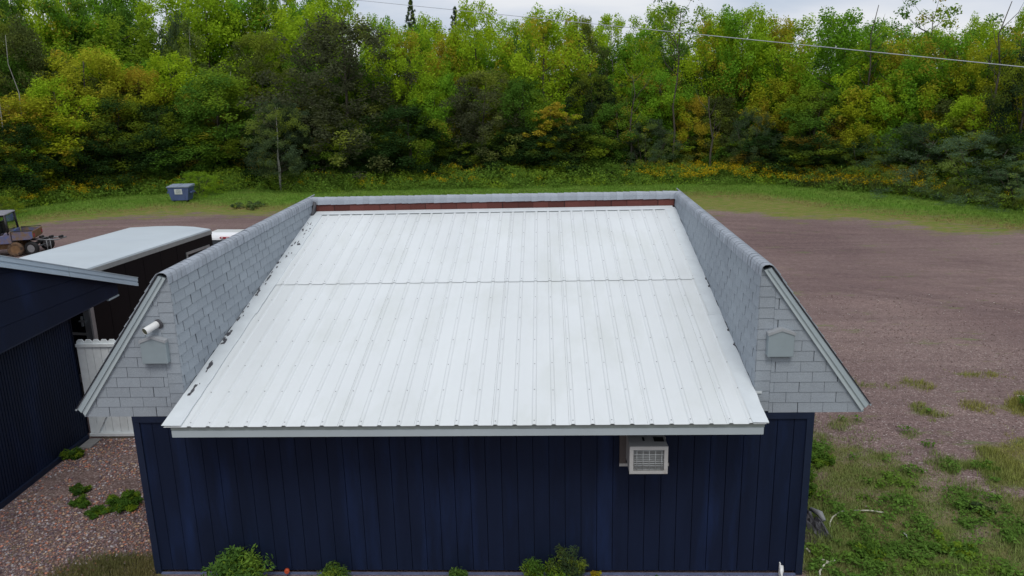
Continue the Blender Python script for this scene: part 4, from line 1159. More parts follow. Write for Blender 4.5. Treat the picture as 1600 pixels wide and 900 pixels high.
o = MB().prism([(0, 0), (.20, .02), (.19, .30), (.02, .33)], lambda a, b: (8.66 + a * .8, 1.55 + a * .1, .10 + b), lambda a, b: (8.66 + a * .8, 1.63 + a * .1, .10 + b)).build('metal_bracket', M['grey'], None, .01)
tag(o, 'light grey metal bracket sticking out behind the corner of the navy wall', 'bracket')
MB().box(8.64, 8.80, 1.48, 1.545, .05, .12).build('bracket_foot', M['blackp'], o)
o = MB().tube([(9.03, 1.32, .17), (9.10, 1.14, .20), (9.13, 1.05, .14)], [.03, .045, .03], 8).build('pipe_elbow', M['grey'], None)
tag(o, 'small grey pipe elbow resting on the crumpled black sheet', 'pipe')
o = MB().tube([(10.2, .95, .02), (10.18, .88, .05), (10.19, .80, .03)], .014, 6).build('cable_tie', M['pvc'], None)
tag(o, 'short bright white loop of cord in the grass away from the wall', 'cord')
# pale board scraps in the lot
o = MB().prism([(0, 0), (.55, -.06), (.57, 0), (.03, .08)], lambda a, b: (14.45 + a, 5.75 + b, .01), lambda a, b: (14.45 + a, 5.75 + b, .045)).build('scrap_board', M['scrap'], None)
tag(o, 'weathered scrap board lying on the gravel at the right edge', 'board')
# orange knob, blue lid
ob = MB().tube([(1.80, -.062, .085), (1.80, -.10, .082)], [.036, .030], 14).build('orange_disc', M['orange'], None)
tag(ob, 'small round orange disc at the foot of the navy wall beside the left bush', 'disc')
o = MB().tube([(-2.16, -.09, .0), (-2.16, -.09, .10)], [.055, .065], 14).build('bucket', M['bluelid'], None)
tag(o, 'small light blue pot cut off by the bottom left corner of the photo', 'pot')

# ================================================================== vegetation
def unit(v): return v / np.maximum(np.linalg.norm(v, axis=-1, keepdims=True), 1e-9)
def leaf_cloud(centers, rad, per, size, up=.55, outw=None, clump_rand=None, clump_rand2=None, flat=.6, aspect=.55, droop=0.0, seed=0):
    """diamond leaves scattered in flattened clumps; returns co, faces, tint"""
    r = np.random.default_rng(seed)
    centers = np.asarray(centers, float); n = len(centers)
    rad = np.broadcast_to(np.asarray(rad, float), (n,))
    per = np.broadcast_to(np.asarray(per), (n,)).astype(int)
    ci = np.repeat(np.arange(n), per); N = len(ci)
    d = unit(r.normal(size=(N, 3))); rr = r.random(N) ** .45
    off = d * rr[:, None] * rad[ci][:, None]; off[:, 2] *= flat
    P = centers[ci] + off
    nrm = unit(r.normal(size=(N, 3)) * .75 + np.array([0, 0, 1.0]) * up * 1.6 + d * .6)
    t = unit(np.cross(nrm, r.normal(size=(N, 3))))
    if droop: t = unit(t + np.array([0, 0, -1.0]) * droop)
    nrm = unit(nrm - t * (nrm * t).sum(-1, keepdims=True))
    b = np.cross(nrm, t)
    s = size * (.6 + .8 * r.random(N))[:, None]
    co = np.stack([P - t * s * .5, P + b * s * aspect * .5 - t * s * .05, P + t * s * .5, P - b * s * aspect * .5 - t * s * .05], 1)
    f = np.arange(N * 4).reshape(N, 4)
    cr = r.random(n) if clump_rand is None else clump_rand
    cr2 = r.random(n) if clump_rand2 is None else clump_rand2
    tint = np.ones((N, 4, 4)); tint[..., 0] = cr[ci][:, None]
    tint[..., 1] = np.clip(.5 + .35 * (cr[ci] - .5) + .32 * r.normal(size=N), 0, 1)[:, None]
    tint[..., 2] = np.clip(cr2[ci] + .08 * r.normal(size=N), 0, 1)[:, None]
    return co.reshape(-1, 3), f, tint.reshape(-1, 4)

def env_broad(t):  return np.sqrt(np.clip(1 - ((t - .42) / .60) ** 2, .02, 1))
def env_oval(t):   return np.sqrt(np.clip(1 - ((t - .50) / .55) ** 2, .05, 1))
def env_vase(t):   return (.35 + .75 * t) * np.sqrt(np.clip(1 - t ** 4, 0, 1))
def env_cone(t):   return (1 - t) ** .75 + .02
def env_col(t):    return np.sqrt(np.clip(1 - ((t - .5) / .54) ** 2, .06, 1))
def env_mound(t):  return np.sqrt(np.clip(1 - (t * .98) ** 2, 0, 1))

def make_tree(kind, seed):
    r = np.random.default_rng(seed); rn = random.Random(seed)
    K = dict(  # height 10 units
        leafy=dict(env=env_oval, R=2.6, z0=.8, n=150, rad=(.34, .85), per=200, size=.155, up=.38, flat=1.1, trunk=.15, bark='bark'),
        maple=dict(env=env_broad, R=3.1, z0=.3, n=170, rad=(.40, .95), per=190, size=.16, up=.38, flat=1.0, trunk=.17, bark='bark'),
        aspen=dict(env=env_col, R=1.9, z0=2.2, n=90, rad=(.34, .68), per=150, size=.145, up=.35, flat=.85, trunk=.12, bark='birch'),
        birch=dict(env=env_broad, R=2.5, z0=1.9, n=230, rad=(.25, .6), per=105, size=.13, up=.2, flat=1.0, trunk=.075, bark='birch', droop=.7),
        dense=dict(env=env_broad, R=2.7, z0=.4, n=300, rad=(.28, .62), per=120, size=.13, up=.25, flat=1.0, trunk=.11, bark='bark', droop=.3),
        willow=dict(env=env_mound, R=4.6, z0=.0, n=240, rad=(.35, .75), per=100, size=.24, up=.1, flat=1.0, trunk=.10, bark='bark', aspect=.22, droop=-.9),
        airy=dict(env=env_oval, R=2.4, z0=3.0, n=75, rad=(.35, .8), per=105, size=.155, up=.45, flat=.8, trunk=.13, bark='bark'),
        spruce=dict(env=env_cone, R=2.1, z0=.6, n=330, rad=(.30, .5), per=80, size=.17, up=.2, flat=.6, trunk=.13, bark='bark', aspect=.28),
        sapling=dict(env=env_col, R=1.7, z0=.9, n=60, rad=(.4, .7), per=110, size=.24, up=.5, flat=.7, trunk=.09, bark='bark'))[kind]
    n = K['n']; H = 10.0
    lobes = r.random((6, 3))
    t = (np.arange(n) + r.random(n)) / n
    if kind in ('leafy', 'maple', 'willow', 'birch', 'dense'): t = t ** .9
    az = np.arange(n) * 2.39996 + r.normal(size=n) * .5
    Rr = K['R'] * K['env'](t)
    lob = 1 + .28 * np.sin(az * 2 + lobes[0, 0] * 6.28 + t * 5) + .20 * np.sin(az * 3 + lobes[1, 0] * 6.28 - t * 9) + .12 * r.normal(size=n)
    fr = .30 + .70 * r.random(n) ** .6
    if kind == 'spruce': fr = .25 + .75 * r.random(n) ** .7; lob = 1 + .15 * r.normal(size=n)
    rad_xy = Rr * lob * fr
    z = K['z0'] + (H - K['z0'] - .35) * t
    if kind not in ('spruce',): z = z + r.normal(size=n) * .18
    else: z = z - rad_xy * .28 + .25
    lean = r.normal(size=2) * .25
    cx = np.cos(az) * rad_xy + lean[0] * (z / H) ** 2; cy = np.sin(az) * rad_xy + lean[1] * (z / H) ** 2
    C = np.stack([cx, cy, np.maximum(z, .25)], -1)
    # colour drifts over the crown so that light and turned patches hold together
    cr = np.clip(.5 + .28 * np.sin(C[:, 0] * 1.1 + lobes[2, 0] * 6) + .22 * np.sin(C[:, 2] * .9 + lobes[2, 1] * 6) + .16 * r.normal(size=n), 0, 1)
    cr2 = np.clip(.5 + .45 * np.sin(C[:, 0] * .8 + C[:, 2] * .55 + lobes[3, 0] * 6) * 1.0 + .14 * r.normal(size=n), 0, 1)
    rad = K['rad'][0] + (K['rad'][1] - K['rad'][0]) * r.random(n)
    rad *= (1.0 - .22 * t) if kind != 'spruce' else (1.05 - .8 * t)
    per = np.maximum(30 if kind == 'spruce' else 20, K['per'] * (rad / np.mean(K['rad'])) ** 2).astype(int)
    co, f, tint = leaf_cloud(C, rad, per, K['size'], K['up'], None, cr, cr2, K['flat'], K.get('aspect', .55), K.get('droop', 0), seed + 1)
    crown = fast_mesh('crown', co, f, None, M['leaf'], tint)
    mb = MB()
    nst = {'willow': 6, 'birch': 2, 'aspen': 1}.get(kind, 1)
    tips = []
    for q in range(nst):
        a0 = rn.uniform(0, 6.28); sp_ = {'willow': 2.6, 'birch': .9}.get(kind, .0)
        pts = []; rads = []
        top = H * (.93 if kind != 'willow' else .8)
        for k in range(8):
            u = k / 7
            pts.append((math.cos(a0) * sp_ * u + lean[0] * u * u + rn.uniform(-.06, .06), math.sin(a0) * sp_ * u + lean[1] * u * u + rn.uniform(-.06, .06), -.1 + top * u))
            rads.append(K['trunk'] * (1 - .88 * u))
        mb.tube(pts, rads, 7); tips.append(pts)
    limbs = MB()
    order = list(range(n)); rn.shuffle(order)
    for i in order[:46 if kind != 'spruce' else 30]:
        p = C[i]; tr_ = tips[i % nst]
        hz_ = max(.3, p[2] - rad_xy[i] * (.75 if kind != 'spruce' else -.1))
        u = min(.95, hz_ / (H * .93)); k = min(6, int(u * 7)); w = u * 7 - k
        a = Vector(tr_[k]).lerp(Vector(tr_[k + 1]), w)
        b = Vector(p); m_ = a.lerp(b, .5) + Vector((0, 0, -.12 * rad_xy[i]))
        rr_ = K['trunk'] * .34 * (1 - .6 * u)
        limbs.tube([a, m_, b], [rr_, rr_ * .65, rr_ * .25], 4, True, False)
    trunk = mb.mesh('trunk', M[K['bark']]); limb = limbs.mesh('limbs', M['bark'])
    return crown, trunk, limb

PROTO = {}
for kind, seeds in (('leafy', (1, 2, 3, 4)), ('maple', (11, 12, 13)), ('aspen', (21, 22)), ('birch', (31, 32)), ('willow', (41, 42)), ('airy', (51, 52)), ('dense', (35, 36)), ('spruce', (61,)), ('sapling', (71, 72))):
    PROTO[kind] = [make_tree(kind, s) for s in seeds]
tree_count = 0
def tree(kind, x, y, h, w, color, label, name='tree', group=None, cat='tree', accent=0.0, pink=False):
    """h in m, w = crown width in m"""
    global tree_count
    P_ = PROTO[kind][tree_count % len(PROTO[kind])]
    rz = (tree_count * 2.17) % 6.283; tree_count += 1
    t = empty(name, (x, y, 0), rz, label, cat, group)
    R0 = {'leafy': 5.4, 'maple': 6.6, 'aspen': 3.8, 'birch': 5.2, 'dense': 5.6, 'willow': 9.6, 'airy': 4.8, 'spruce': 4.2, 'sapling': 3.3}[kind]
    sx = w / R0; t.scale = (sx, sx, h / 10.0)
    c = link('crown', P_[0], t); c.color = (*color, accent)
    tk = link('trunk', P_[1], t); link('limbs', P_[2], tk)
    return t

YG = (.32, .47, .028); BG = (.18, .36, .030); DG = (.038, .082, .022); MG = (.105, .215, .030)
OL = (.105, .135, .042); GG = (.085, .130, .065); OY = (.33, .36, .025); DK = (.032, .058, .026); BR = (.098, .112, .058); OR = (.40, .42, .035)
tree('leafy', -24.96, 36.25, 6.03, 6.60, OY, 'yellow green tree with orange touches at the left edge, above the blue side-by-side', 'tree', None, 'tree', 0.12)
tree('leafy', -23.87, 41.58, 8.69, 6.00, OR, 'orange tinged tree top standing behind the yellow green column', 'tree', None, 'tree', 0.35)
tree('leafy', -23.69, 38.72, 7.06, 4.69, YG, 'bright yellow green tree column left of the dark one near the dumpster', 'tree', None, 'tree', 0.06)
tree('maple', -21.36, 40.41, 5.87, 6.80, DG, 'dark green broad tree just left of the dumpster', 'tree', None, 'tree', 0)
tree('leafy', -20.99, 43.43, 7.61, 4.37, OY, 'tree with pinkish orange leaves above the dumpster', 'tree', None, 'tree', 0.42)
tree('leafy', -19.26, 44.48, 8.51, 5.21, YG, 'yellow green round tree right above the dumpster', 'tree', None, 'tree', 0.1)
tree('maple', -15.87, 42.63, 7.28, 7.79, MG, 'broad mid green tree right of the dumpster', 'tree', None, 'tree', 0.0)
tree('maple', -18.99, 41.76, 5.20, 5.76, DG, 'low dark green tree directly behind the dumpster', 'tree', None, 'tree', 0)
tree('birch', -10.52, 38.29, 5.49, 3.94, GG, 'small grey green tree with pale trunk foot left of the roof', 'tree', None, 'tree', 0)
tree('dense', -27.20, 41.28, 10.75, 6.17, OL, 'olive birch with pale stems high at the left edge', 'tree', None, 'tree', 0)
tree('dense', -14.29, 46.98, 9.89, 5.52, OL, 'dull olive birch rising behind the small grey green one', 'tree', None, 'tree', 0)
tree('dense', -7.29, 43.03, 10.49, 9.21, BR, 'tall brownish green tree, the darkest big one behind the roof', 'tree', None, 'tree', 0)
tree('leafy', -3.20, 44.32, 9.70, 4.77, YG, 'bright yellow green tree right of the tall brownish one', 'tree', None, 'tree', 0.04)
tree('leafy', -1.96, 42.88, 6.77, 3.89, BG, 'fresh green tree stepping down in front of the bright yellow green one', 'tree', None, 'tree', 0.05)
tree('maple', -3.18, 41.85, 4.86, 6.70, DG, 'low dark green tree behind the middle of the rear parapet', 'tree', None, 'tree', 0)
tree('maple', -6.38, 41.38, 3.96, 5.28, DG, 'low dark tree under the tall brownish one', 'tree', None, 'tree', 0)
tree('dense', 1.34, 42.87, 6.97, 5.80, BR, 'grey olive tree with leaning pale stems left of centre', 'tree', None, 'tree', 0)
tree('maple', -9.95, 41.86, 4.61, 5.43, DK, 'very dark low tree beside the two pale trunks', 'tree', None, 'tree', 0)
tree('leafy', 5.37, 45.48, 10.74, 5.56, YG, 'big yellow green crown just right of the middle gap in the sky', 'tree', None, 'tree', 0.1)
tree('sapling', 5.79, 41.42, 4.94, 2.43, OY, 'thin brown yellow young tree in front of the dark edge', 'tree', None, 'tree', 0.28)
tree('sapling', 7.12, 41.71, 4.21, 2.07, OL, 'thin olive young tree beside the brown yellow one', 'tree', None, 'tree', 0.1)
tree('dense', 8.45, 43.96, 6.66, 4.68, DK, 'blackish green tree behind the two thin young ones', 'tree', None, 'tree', 0)
tree('leafy', 9.94, 41.99, 4.76, 4.04, MG, 'low fresh green tree between the thin ones and the parapet corner', 'tree', None, 'tree', 0.02)
tree('leafy', 4.11, 42.85, 6.44, 4.33, MG, 'mid green tree in front of the big yellow green crown', 'tree', None, 'tree', 0.05)
tree('leafy', 12.72, 43.50, 6.63, 4.43, BG, 'bright green tree above the right parapet corner', 'tree', None, 'tree', 0.03)
tree('airy', 14.42, 47.47, 11.40, 5.05, MG, 'tallest airy tree with gaps of sky, right of centre', 'tree', None, 'tree', 0)
tree('leafy', 16.40, 45.67, 10.24, 4.67, YG, 'yellow topped tree close right of the tallest airy one', 'tree', None, 'tree', 0.12)
tree('willow', 11.67, 41.36, 3.78, 5.19, GG, 'grey green low shrub tree left of the parapet corner', 'shrub', None, 'shrub', 0)
tree('leafy', 14.42, 42.58, 5.04, 2.92, OY, 'narrow yellow brown tree above the parapet corner', 'tree', None, 'tree', 0.35)
tree('leafy', 18.38, 44.74, 10.43, 5.14, BG, 'green tree with leafy upright top right of the yellow topped one', 'tree', None, 'tree', 0.03)
tree('willow', 17.96, 40.67, 4.32, 4.29, GG, 'blue green shrub tree behind the goldenrod', 'shrub', None, 'shrub', 0)
tree('leafy', 16.20, 42.89, 4.99, 3.45, OL, 'tree with a small orange tuft half way up', 'tree', None, 'tree', 0.15)
tree('leafy', 20.58, 43.79, 9.84, 4.60, YG, 'rounded yellow green tree crossed by the cable, left one', 'tree', None, 'tree', 0.1)
tree('leafy', 21.26, 39.99, 5.49, 4.79, MG, 'mid green tree behind the thickest goldenrod', 'tree', None, 'tree', 0.05)
tree('leafy', 19.87, 42.21, 6.08, 3.96, OY, 'golden tree low under the rounded yellow green one', 'tree', None, 'tree', 0.15)
tree('leafy', 23.70, 41.93, 9.91, 5.55, BG, 'green tree under a bare twig top, crossed by the cable', 'tree', None, 'tree', 0.04)
tree('leafy', 25.27, 39.40, 8.07, 4.64, YG, 'yellow green tree right of the twig topped one', 'tree', None, 'tree', 0.08)
tree('leafy', 23.92, 37.74, 5.35, 3.75, OY, 'yellow tree with orange patches above the dark shrubs', 'tree', None, 'tree', 0.28)
tree('leafy', 25.50, 36.97, 6.68, 4.21, BG, 'bright fresh green tree above the dark shrubs', 'tree', None, 'tree', 0.02)
tree('airy', 27.42, 39.08, 10.20, 4.94, MG, 'tall green tree with sky showing through, right of the fresh green one', 'tree', None, 'tree', 0.02)
tree('leafy', 27.06, 36.67, 8.23, 4.25, BG, 'green tree below the tall see-through one', 'tree', None, 'tree', 0.05)
tree('leafy', 28.46, 35.20, 7.79, 4.20, OY, 'golden topped tree beside the leaning bare stem', 'tree', None, 'tree', 0.15)
tree('leafy', 27.22, 33.15, 5.01, 3.54, YG, 'yellow green tree right above the grey green shrubs', 'tree', None, 'tree', 0.08)
tree('airy', 29.48, 34.31, 8.81, 3.71, MG, 'slim tree standing against the sky at the right edge', 'tree', None, 'tree', 0.02)
tree('maple', 28.45, 31.23, 7.08, 3.90, DK, 'dark green tree cut by the right edge of the photo', 'tree', None, 'tree', 0)
tree('willow', 24.92, 34.14, 3.61, 6.62, (.07, .12, .055), 'dark rounded willow shrub left of the paler ones at right', 'shrub', None, 'shrub', 0)
tree('willow', 26.51, 30.94, 3.35, 7.16, (.12, .19, .10), 'large grey green willow shrub at the right of the wood', 'shrub', None, 'shrub', 0)
tree('willow', 27.01, 27.91, 2.25, 4.78, (.12, .19, .09), 'grey green willow shrub cut by the right edge', 'shrub', None, 'shrub', 0)
tree('willow', 23.16, 36.54, 2.72, 5.00, (.075, .14, .045), 'green shrub under the yellow and orange tree', 'shrub', None, 'shrub', 0)
tree('leafy', -23.78, 48.08, 11.03, 7.78, MG, 'dark green round tree high above the dumpster', 'tree', None, 'tree', 0)
tree('leafy', -26.77, 46.50, 11.41, 6.60, BG, 'fresh green tree at the top left, right of the olive birch', 'tree', None, 'tree', 0.03)
tree('leafy', -19.55, 51.21, 13.04, 7.30, YG, 'light green tree filling the top edge left of the twin trunk tree', 'tree', None, 'tree', 0.05)
tree('birch', -19.92, 48.24, 11.28, 4.09, GG, 'grey green birch with a pale stem above the round yellow tree', 'tree', None, 'tree', 0)
tree('leafy', -11.97, 50.09, 11.74, 6.88, YG, 'pale yellow green tree behind and left of the tall brownish one', 'tree', None, 'tree', 0.04)
tree('leafy', -16.64, 53.54, 12.74, 6.79, BG, 'bright green tree touching the top edge left of the brownish one', 'tree', None, 'tree', 0.03)
tree('spruce', -4.59, 53.70, 12.40, 3.54, (.05,.085,.055), 'left one of two slim bluish spruces against the sky', 'tree', None, 'tree', 0)
tree('spruce', -1.09, 52.84, 11.69, 3.46, (.05,.085,.055), 'right one of two slim bluish spruces against the sky', 'tree', None, 'tree', 0)
tree('leafy', 0.79, 47.36, 11.50, 4.99, YG, 'loose light green tree just right of the two spruces', 'tree', None, 'tree', 0.1)
tree('leafy', -1.42, 48.86, 9.51, 4.87, OR, 'brownish orange tree top under the right spruce', 'tree', None, 'tree', 0.28)
tree('aspen', 2.70, 47.77, 8.60, 3.69, BG, 'narrow green tree in the gap left of the big yellow green crown', 'tree', None, 'tree', 0.05)
tree('dense', 8.17, 49.14, 10.55, 3.78, OL, 'grey olive tree top right of the big yellow green crown', 'tree', None, 'tree', 0)
tree('aspen', 10.56, 49.16, 8.81, 3.79, MG, 'green tree top in the dip of the skyline right of centre', 'tree', None, 'tree', 0.03)
tree('leafy', 12.01, 48.12, 9.31, 4.27, BG, 'green tree left of the tallest airy one', 'tree', None, 'tree', 0.03)
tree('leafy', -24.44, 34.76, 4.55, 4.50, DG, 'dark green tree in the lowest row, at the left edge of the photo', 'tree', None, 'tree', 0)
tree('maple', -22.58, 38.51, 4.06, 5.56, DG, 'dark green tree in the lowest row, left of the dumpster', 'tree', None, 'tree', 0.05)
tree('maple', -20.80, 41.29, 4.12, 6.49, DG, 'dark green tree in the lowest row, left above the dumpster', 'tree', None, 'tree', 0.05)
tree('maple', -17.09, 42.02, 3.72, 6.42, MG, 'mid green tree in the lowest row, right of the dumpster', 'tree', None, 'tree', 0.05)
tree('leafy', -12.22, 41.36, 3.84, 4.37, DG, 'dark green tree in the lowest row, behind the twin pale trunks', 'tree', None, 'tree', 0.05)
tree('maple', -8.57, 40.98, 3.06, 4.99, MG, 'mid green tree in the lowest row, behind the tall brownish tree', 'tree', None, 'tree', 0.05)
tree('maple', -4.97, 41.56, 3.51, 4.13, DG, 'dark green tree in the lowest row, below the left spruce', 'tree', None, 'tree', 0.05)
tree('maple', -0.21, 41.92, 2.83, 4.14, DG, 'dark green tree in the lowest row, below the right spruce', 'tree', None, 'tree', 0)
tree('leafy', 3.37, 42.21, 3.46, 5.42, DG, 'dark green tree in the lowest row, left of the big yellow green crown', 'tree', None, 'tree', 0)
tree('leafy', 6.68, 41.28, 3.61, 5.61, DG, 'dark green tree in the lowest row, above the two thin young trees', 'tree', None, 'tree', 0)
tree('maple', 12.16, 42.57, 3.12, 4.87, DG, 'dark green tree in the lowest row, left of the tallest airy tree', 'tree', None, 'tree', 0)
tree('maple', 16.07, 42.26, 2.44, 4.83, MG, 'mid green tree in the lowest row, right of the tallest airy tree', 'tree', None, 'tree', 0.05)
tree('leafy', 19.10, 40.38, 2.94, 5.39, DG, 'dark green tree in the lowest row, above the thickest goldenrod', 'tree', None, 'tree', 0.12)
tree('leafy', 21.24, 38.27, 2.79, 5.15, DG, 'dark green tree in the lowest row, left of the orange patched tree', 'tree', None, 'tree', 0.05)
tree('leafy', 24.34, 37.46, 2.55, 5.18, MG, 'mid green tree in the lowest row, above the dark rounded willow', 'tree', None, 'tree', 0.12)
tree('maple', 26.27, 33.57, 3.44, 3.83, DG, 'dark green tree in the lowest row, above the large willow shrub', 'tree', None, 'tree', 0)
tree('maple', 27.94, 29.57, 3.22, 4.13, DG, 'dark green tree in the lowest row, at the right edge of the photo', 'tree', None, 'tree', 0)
tree('leafy', -25.94, 37.23, 5.73, 5.70, BG, 'fresh green tree in the second row, at the left edge of the photo', 'tree', None, 'tree', 0.12)
tree('leafy', -25.15, 40.32, 6.20, 4.75, DG, 'dark green tree in the second row, left of the dumpster', 'tree', None, 'tree', 0.12)
tree('leafy', -23.17, 42.40, 7.07, 4.38, OL, 'olive left tree in the second row, left above the dumpster', 'tree', None, 'tree', 0)
tree('maple', -20.93, 43.59, 6.54, 5.79, OL, 'olive right tree in the second row, left above the dumpster', 'tree', None, 'tree', 0.05)
tree('leafy', -16.92, 43.91, 6.15, 4.58, MG, 'mid green tree in the second row, right of the dumpster', 'tree', None, 'tree', 0.12)
tree('leafy', -14.54, 45.04, 5.01, 4.40, DG, 'dark green tree in the second row, behind the twin pale trunks', 'tree', None, 'tree', 0.12)
tree('leafy', -11.52, 44.04, 5.16, 5.28, DG, 'dark green tree in the second row, behind the tall brownish tree', 'tree', None, 'tree', 0.05)
tree('leafy', -8.77, 43.58, 5.78, 4.90, OL, 'olive tree in the second row, behind the tall brownish tree', 'tree', None, 'tree', 0)
tree('leafy', -5.51, 44.46, 5.12, 5.29, OL, 'olive tree in the second row, below the left spruce', 'tree', None, 'tree', 0)
tree('leafy', -2.64, 43.89, 5.69, 3.93, BG, 'fresh green tree in the second row, below the right spruce', 'tree', None, 'tree', 0)
tree('maple', -0.31, 44.99, 5.33, 4.34, OL, 'olive tree in the second row, below the right spruce', 'tree', None, 'tree', 0.12)
tree('maple', 3.51, 44.80, 4.68, 4.85, DG, 'dark green tree in the second row, left of the big yellow green crown', 'tree', None, 'tree', 0.05)
tree('maple', 6.57, 44.56, 4.82, 3.66, BG, 'fresh green tree in the second row, above the two thin young trees', 'tree', None, 'tree', 0)
tree('maple', 10.13, 44.36, 5.12, 4.22, DG, 'dark green tree in the second row, left of the tallest airy tree', 'tree', None, 'tree', 0)
tree('leafy', 12.17, 44.45, 6.19, 3.93, BG, 'fresh green tree in the second row, left of the tallest airy tree', 'tree', None, 'tree', 0.05)
tree('maple', 15.90, 44.29, 4.47, 3.71, BG, 'fresh green tree in the second row, right of the tallest airy tree', 'tree', None, 'tree', 0.05)
tree('maple', 18.21, 44.02, 4.42, 4.83, BG, 'fresh green tree in the second row, above the thickest goldenrod', 'tree', None, 'tree', 0)
tree('leafy', 21.27, 41.63, 5.18, 3.80, MG, 'mid green tree in the second row, left of the orange patched tree', 'tree', None, 'tree', 0)
tree('leafy', 22.69, 41.53, 5.12, 4.57, OL, 'olive tree in the second row, left of the orange patched tree', 'tree', None, 'tree', 0)
tree('leafy', 24.48, 39.66, 5.45, 4.94, MG, 'mid green tree in the second row, above the dark rounded willow', 'tree', None, 'tree', 0.12)
tree('leafy', 27.02, 37.54, 5.23, 3.80, OL, 'olive left tree in the second row, above the large willow shrub', 'tree', None, 'tree', 0)
tree('leafy', 28.36, 34.84, 4.79, 4.92, OL, 'olive right tree in the second row, above the large willow shrub', 'tree', None, 'tree', 0.12)
tree('leafy', 29.11, 32.06, 4.41, 4.20, BG, 'fresh green tree in the second row, at the right edge of the photo', 'tree', None, 'tree', 0.12)
tree('leafy', -27.83, 41.04, 8.44, 4.35, MG, 'mid green tree in the third row, at the left edge of the photo', 'tree', None, 'tree', 0)
tree('leafy', -26.59, 43.06, 8.59, 4.71, MG, 'mid green tree in the third row, left of the dumpster', 'tree', None, 'tree', 0.05)
tree('leafy', -24.13, 44.69, 8.92, 4.88, YG, 'yellow green tree in the third row, left above the dumpster', 'tree', None, 'tree', 0.05)
tree('leafy', -22.02, 46.13, 8.04, 5.21, BG, 'fresh green tree in the third row, left above the dumpster', 'tree', None, 'tree', 0)
tree('leafy', -20.26, 47.52, 8.21, 3.96, BG, 'fresh green tree in the third row, right of the dumpster', 'tree', None, 'tree', 0.12)
tree('aspen', -17.24, 48.30, 7.95, 4.39, MG, 'mid green tree in the third row, behind the twin pale trunks', 'tree', None, 'tree', 0)
tree('aspen', -14.33, 48.56, 8.42, 4.18, YG, 'yellow green tree in the third row, behind the twin pale trunks', 'tree', None, 'tree', 0.12)
tree('leafy', -11.43, 46.92, 8.15, 4.22, MG, 'mid green tree in the third row, behind the tall brownish tree', 'tree', None, 'tree', 0)
tree('leafy', -7.51, 46.88, 7.96, 5.10, MG, 'mid green left tree in the third row, below the left spruce', 'tree', None, 'tree', 0)
tree('aspen', -6.45, 47.97, 7.08, 4.88, MG, 'mid green right tree in the third row, below the left spruce', 'tree', None, 'tree', 0)
tree('aspen', -2.69, 48.51, 7.58, 4.84, OL, 'olive tree in the third row, below the right spruce', 'tree', None, 'tree', 0)
tree('leafy', -0.36, 47.11, 8.34, 4.00, BG, 'fresh green tree in the third row, below the right spruce', 'tree', None, 'tree', 0.05)
tree('leafy', 2.87, 47.16, 7.24, 4.99, YG, 'yellow green tree in the third row, left of the big yellow green crown', 'tree', None, 'tree', 0)
tree('aspen', 5.42, 48.35, 6.78, 4.99, MG, 'mid green tree in the third row, above the two thin young trees', 'tree', None, 'tree', 0)
tree('aspen', 9.57, 48.52, 6.76, 4.03, BG, 'fresh green tree in the third row, above the two thin young trees', 'tree', None, 'tree', 0)
tree('leafy', 12.27, 48.13, 7.45, 4.92, YG, 'yellow green tree in the third row, left of the tallest airy tree', 'tree', None, 'tree', 0.12)
tree('aspen', 14.89, 48.51, 7.98, 4.12, MG, 'mid green tree in the third row, right of the tallest airy tree', 'tree', None, 'tree', 0.05)
tree('leafy', 17.45, 47.19, 7.50, 3.86, OL, 'olive tree in the third row, right of the tallest airy tree', 'tree', None, 'tree', 0)
tree('aspen', 20.83, 46.05, 7.88, 4.86, BG, 'fresh green tree in the third row, above the thickest goldenrod', 'tree', None, 'tree', 0)
tree('leafy', 22.03, 45.43, 6.51, 5.16, YG, 'yellow green tree in the third row, above the thickest goldenrod', 'tree', None, 'tree', 0.12)
tree('leafy', 24.37, 43.54, 7.02, 4.11, YG, 'yellow green tree in the third row, left of the orange patched tree', 'tree', None, 'tree', 0.05)
tree('aspen', 27.23, 42.03, 6.37, 3.61, BG, 'fresh green tree in the third row, above the dark rounded willow', 'tree', None, 'tree', 0.05)
tree('leafy', 28.44, 39.80, 6.40, 4.72, BG, 'fresh green tree in the third row, above the large willow shrub', 'tree', None, 'tree', 0)
tree('leafy', 30.00, 37.48, 6.65, 4.67, OL, 'olive tree in the third row, above the large willow shrub', 'tree', None, 'tree', 0)
tree('leafy', 30.79, 35.35, 6.66, 3.32, YG, 'yellow green tree in the third row, at the right edge of the photo', 'tree', None, 'tree', 0)
tree('leafy', -29.67, 44.09, 12.77, 4.42, MG, 'mid green tree in the fourth row, at the left edge of the photo', 'tree', None, 'tree', 0)
tree('leafy', -28.99, 46.46, 12.83, 5.45, YG, 'yellow green tree in the fourth row, left of the dumpster', 'tree', None, 'tree', 0)
tree('aspen', -26.99, 47.87, 12.82, 5.23, MG, 'mid green tree in the fourth row, left of the dumpster', 'tree', None, 'tree', 0.12)
tree('leafy', -25.08, 51.06, 12.28, 5.03, MG, 'mid green tree in the fourth row, left above the dumpster', 'tree', None, 'tree', 0)
tree('aspen', -21.95, 51.50, 13.29, 5.35, YG, 'yellow green tree in the fourth row, right of the dumpster', 'tree', None, 'tree', 0.05)
tree('aspen', -18.04, 52.03, 12.22, 4.99, YG, 'yellow green tree in the fourth row, behind the twin pale trunks', 'tree', None, 'tree', 0)
tree('leafy', -15.87, 52.81, 13.46, 4.07, MG, 'mid green tree in the fourth row, behind the twin pale trunks', 'tree', None, 'tree', 0)
tree('leafy', -13.14, 52.81, 12.18, 3.64, BG, 'fresh green tree in the fourth row, behind the tall brownish tree', 'tree', None, 'tree', 0)
tree('leafy', -9.81, 52.01, 12.97, 4.59, YG, 'yellow green tree in the fourth row, behind the tall brownish tree', 'tree', None, 'tree', 0)
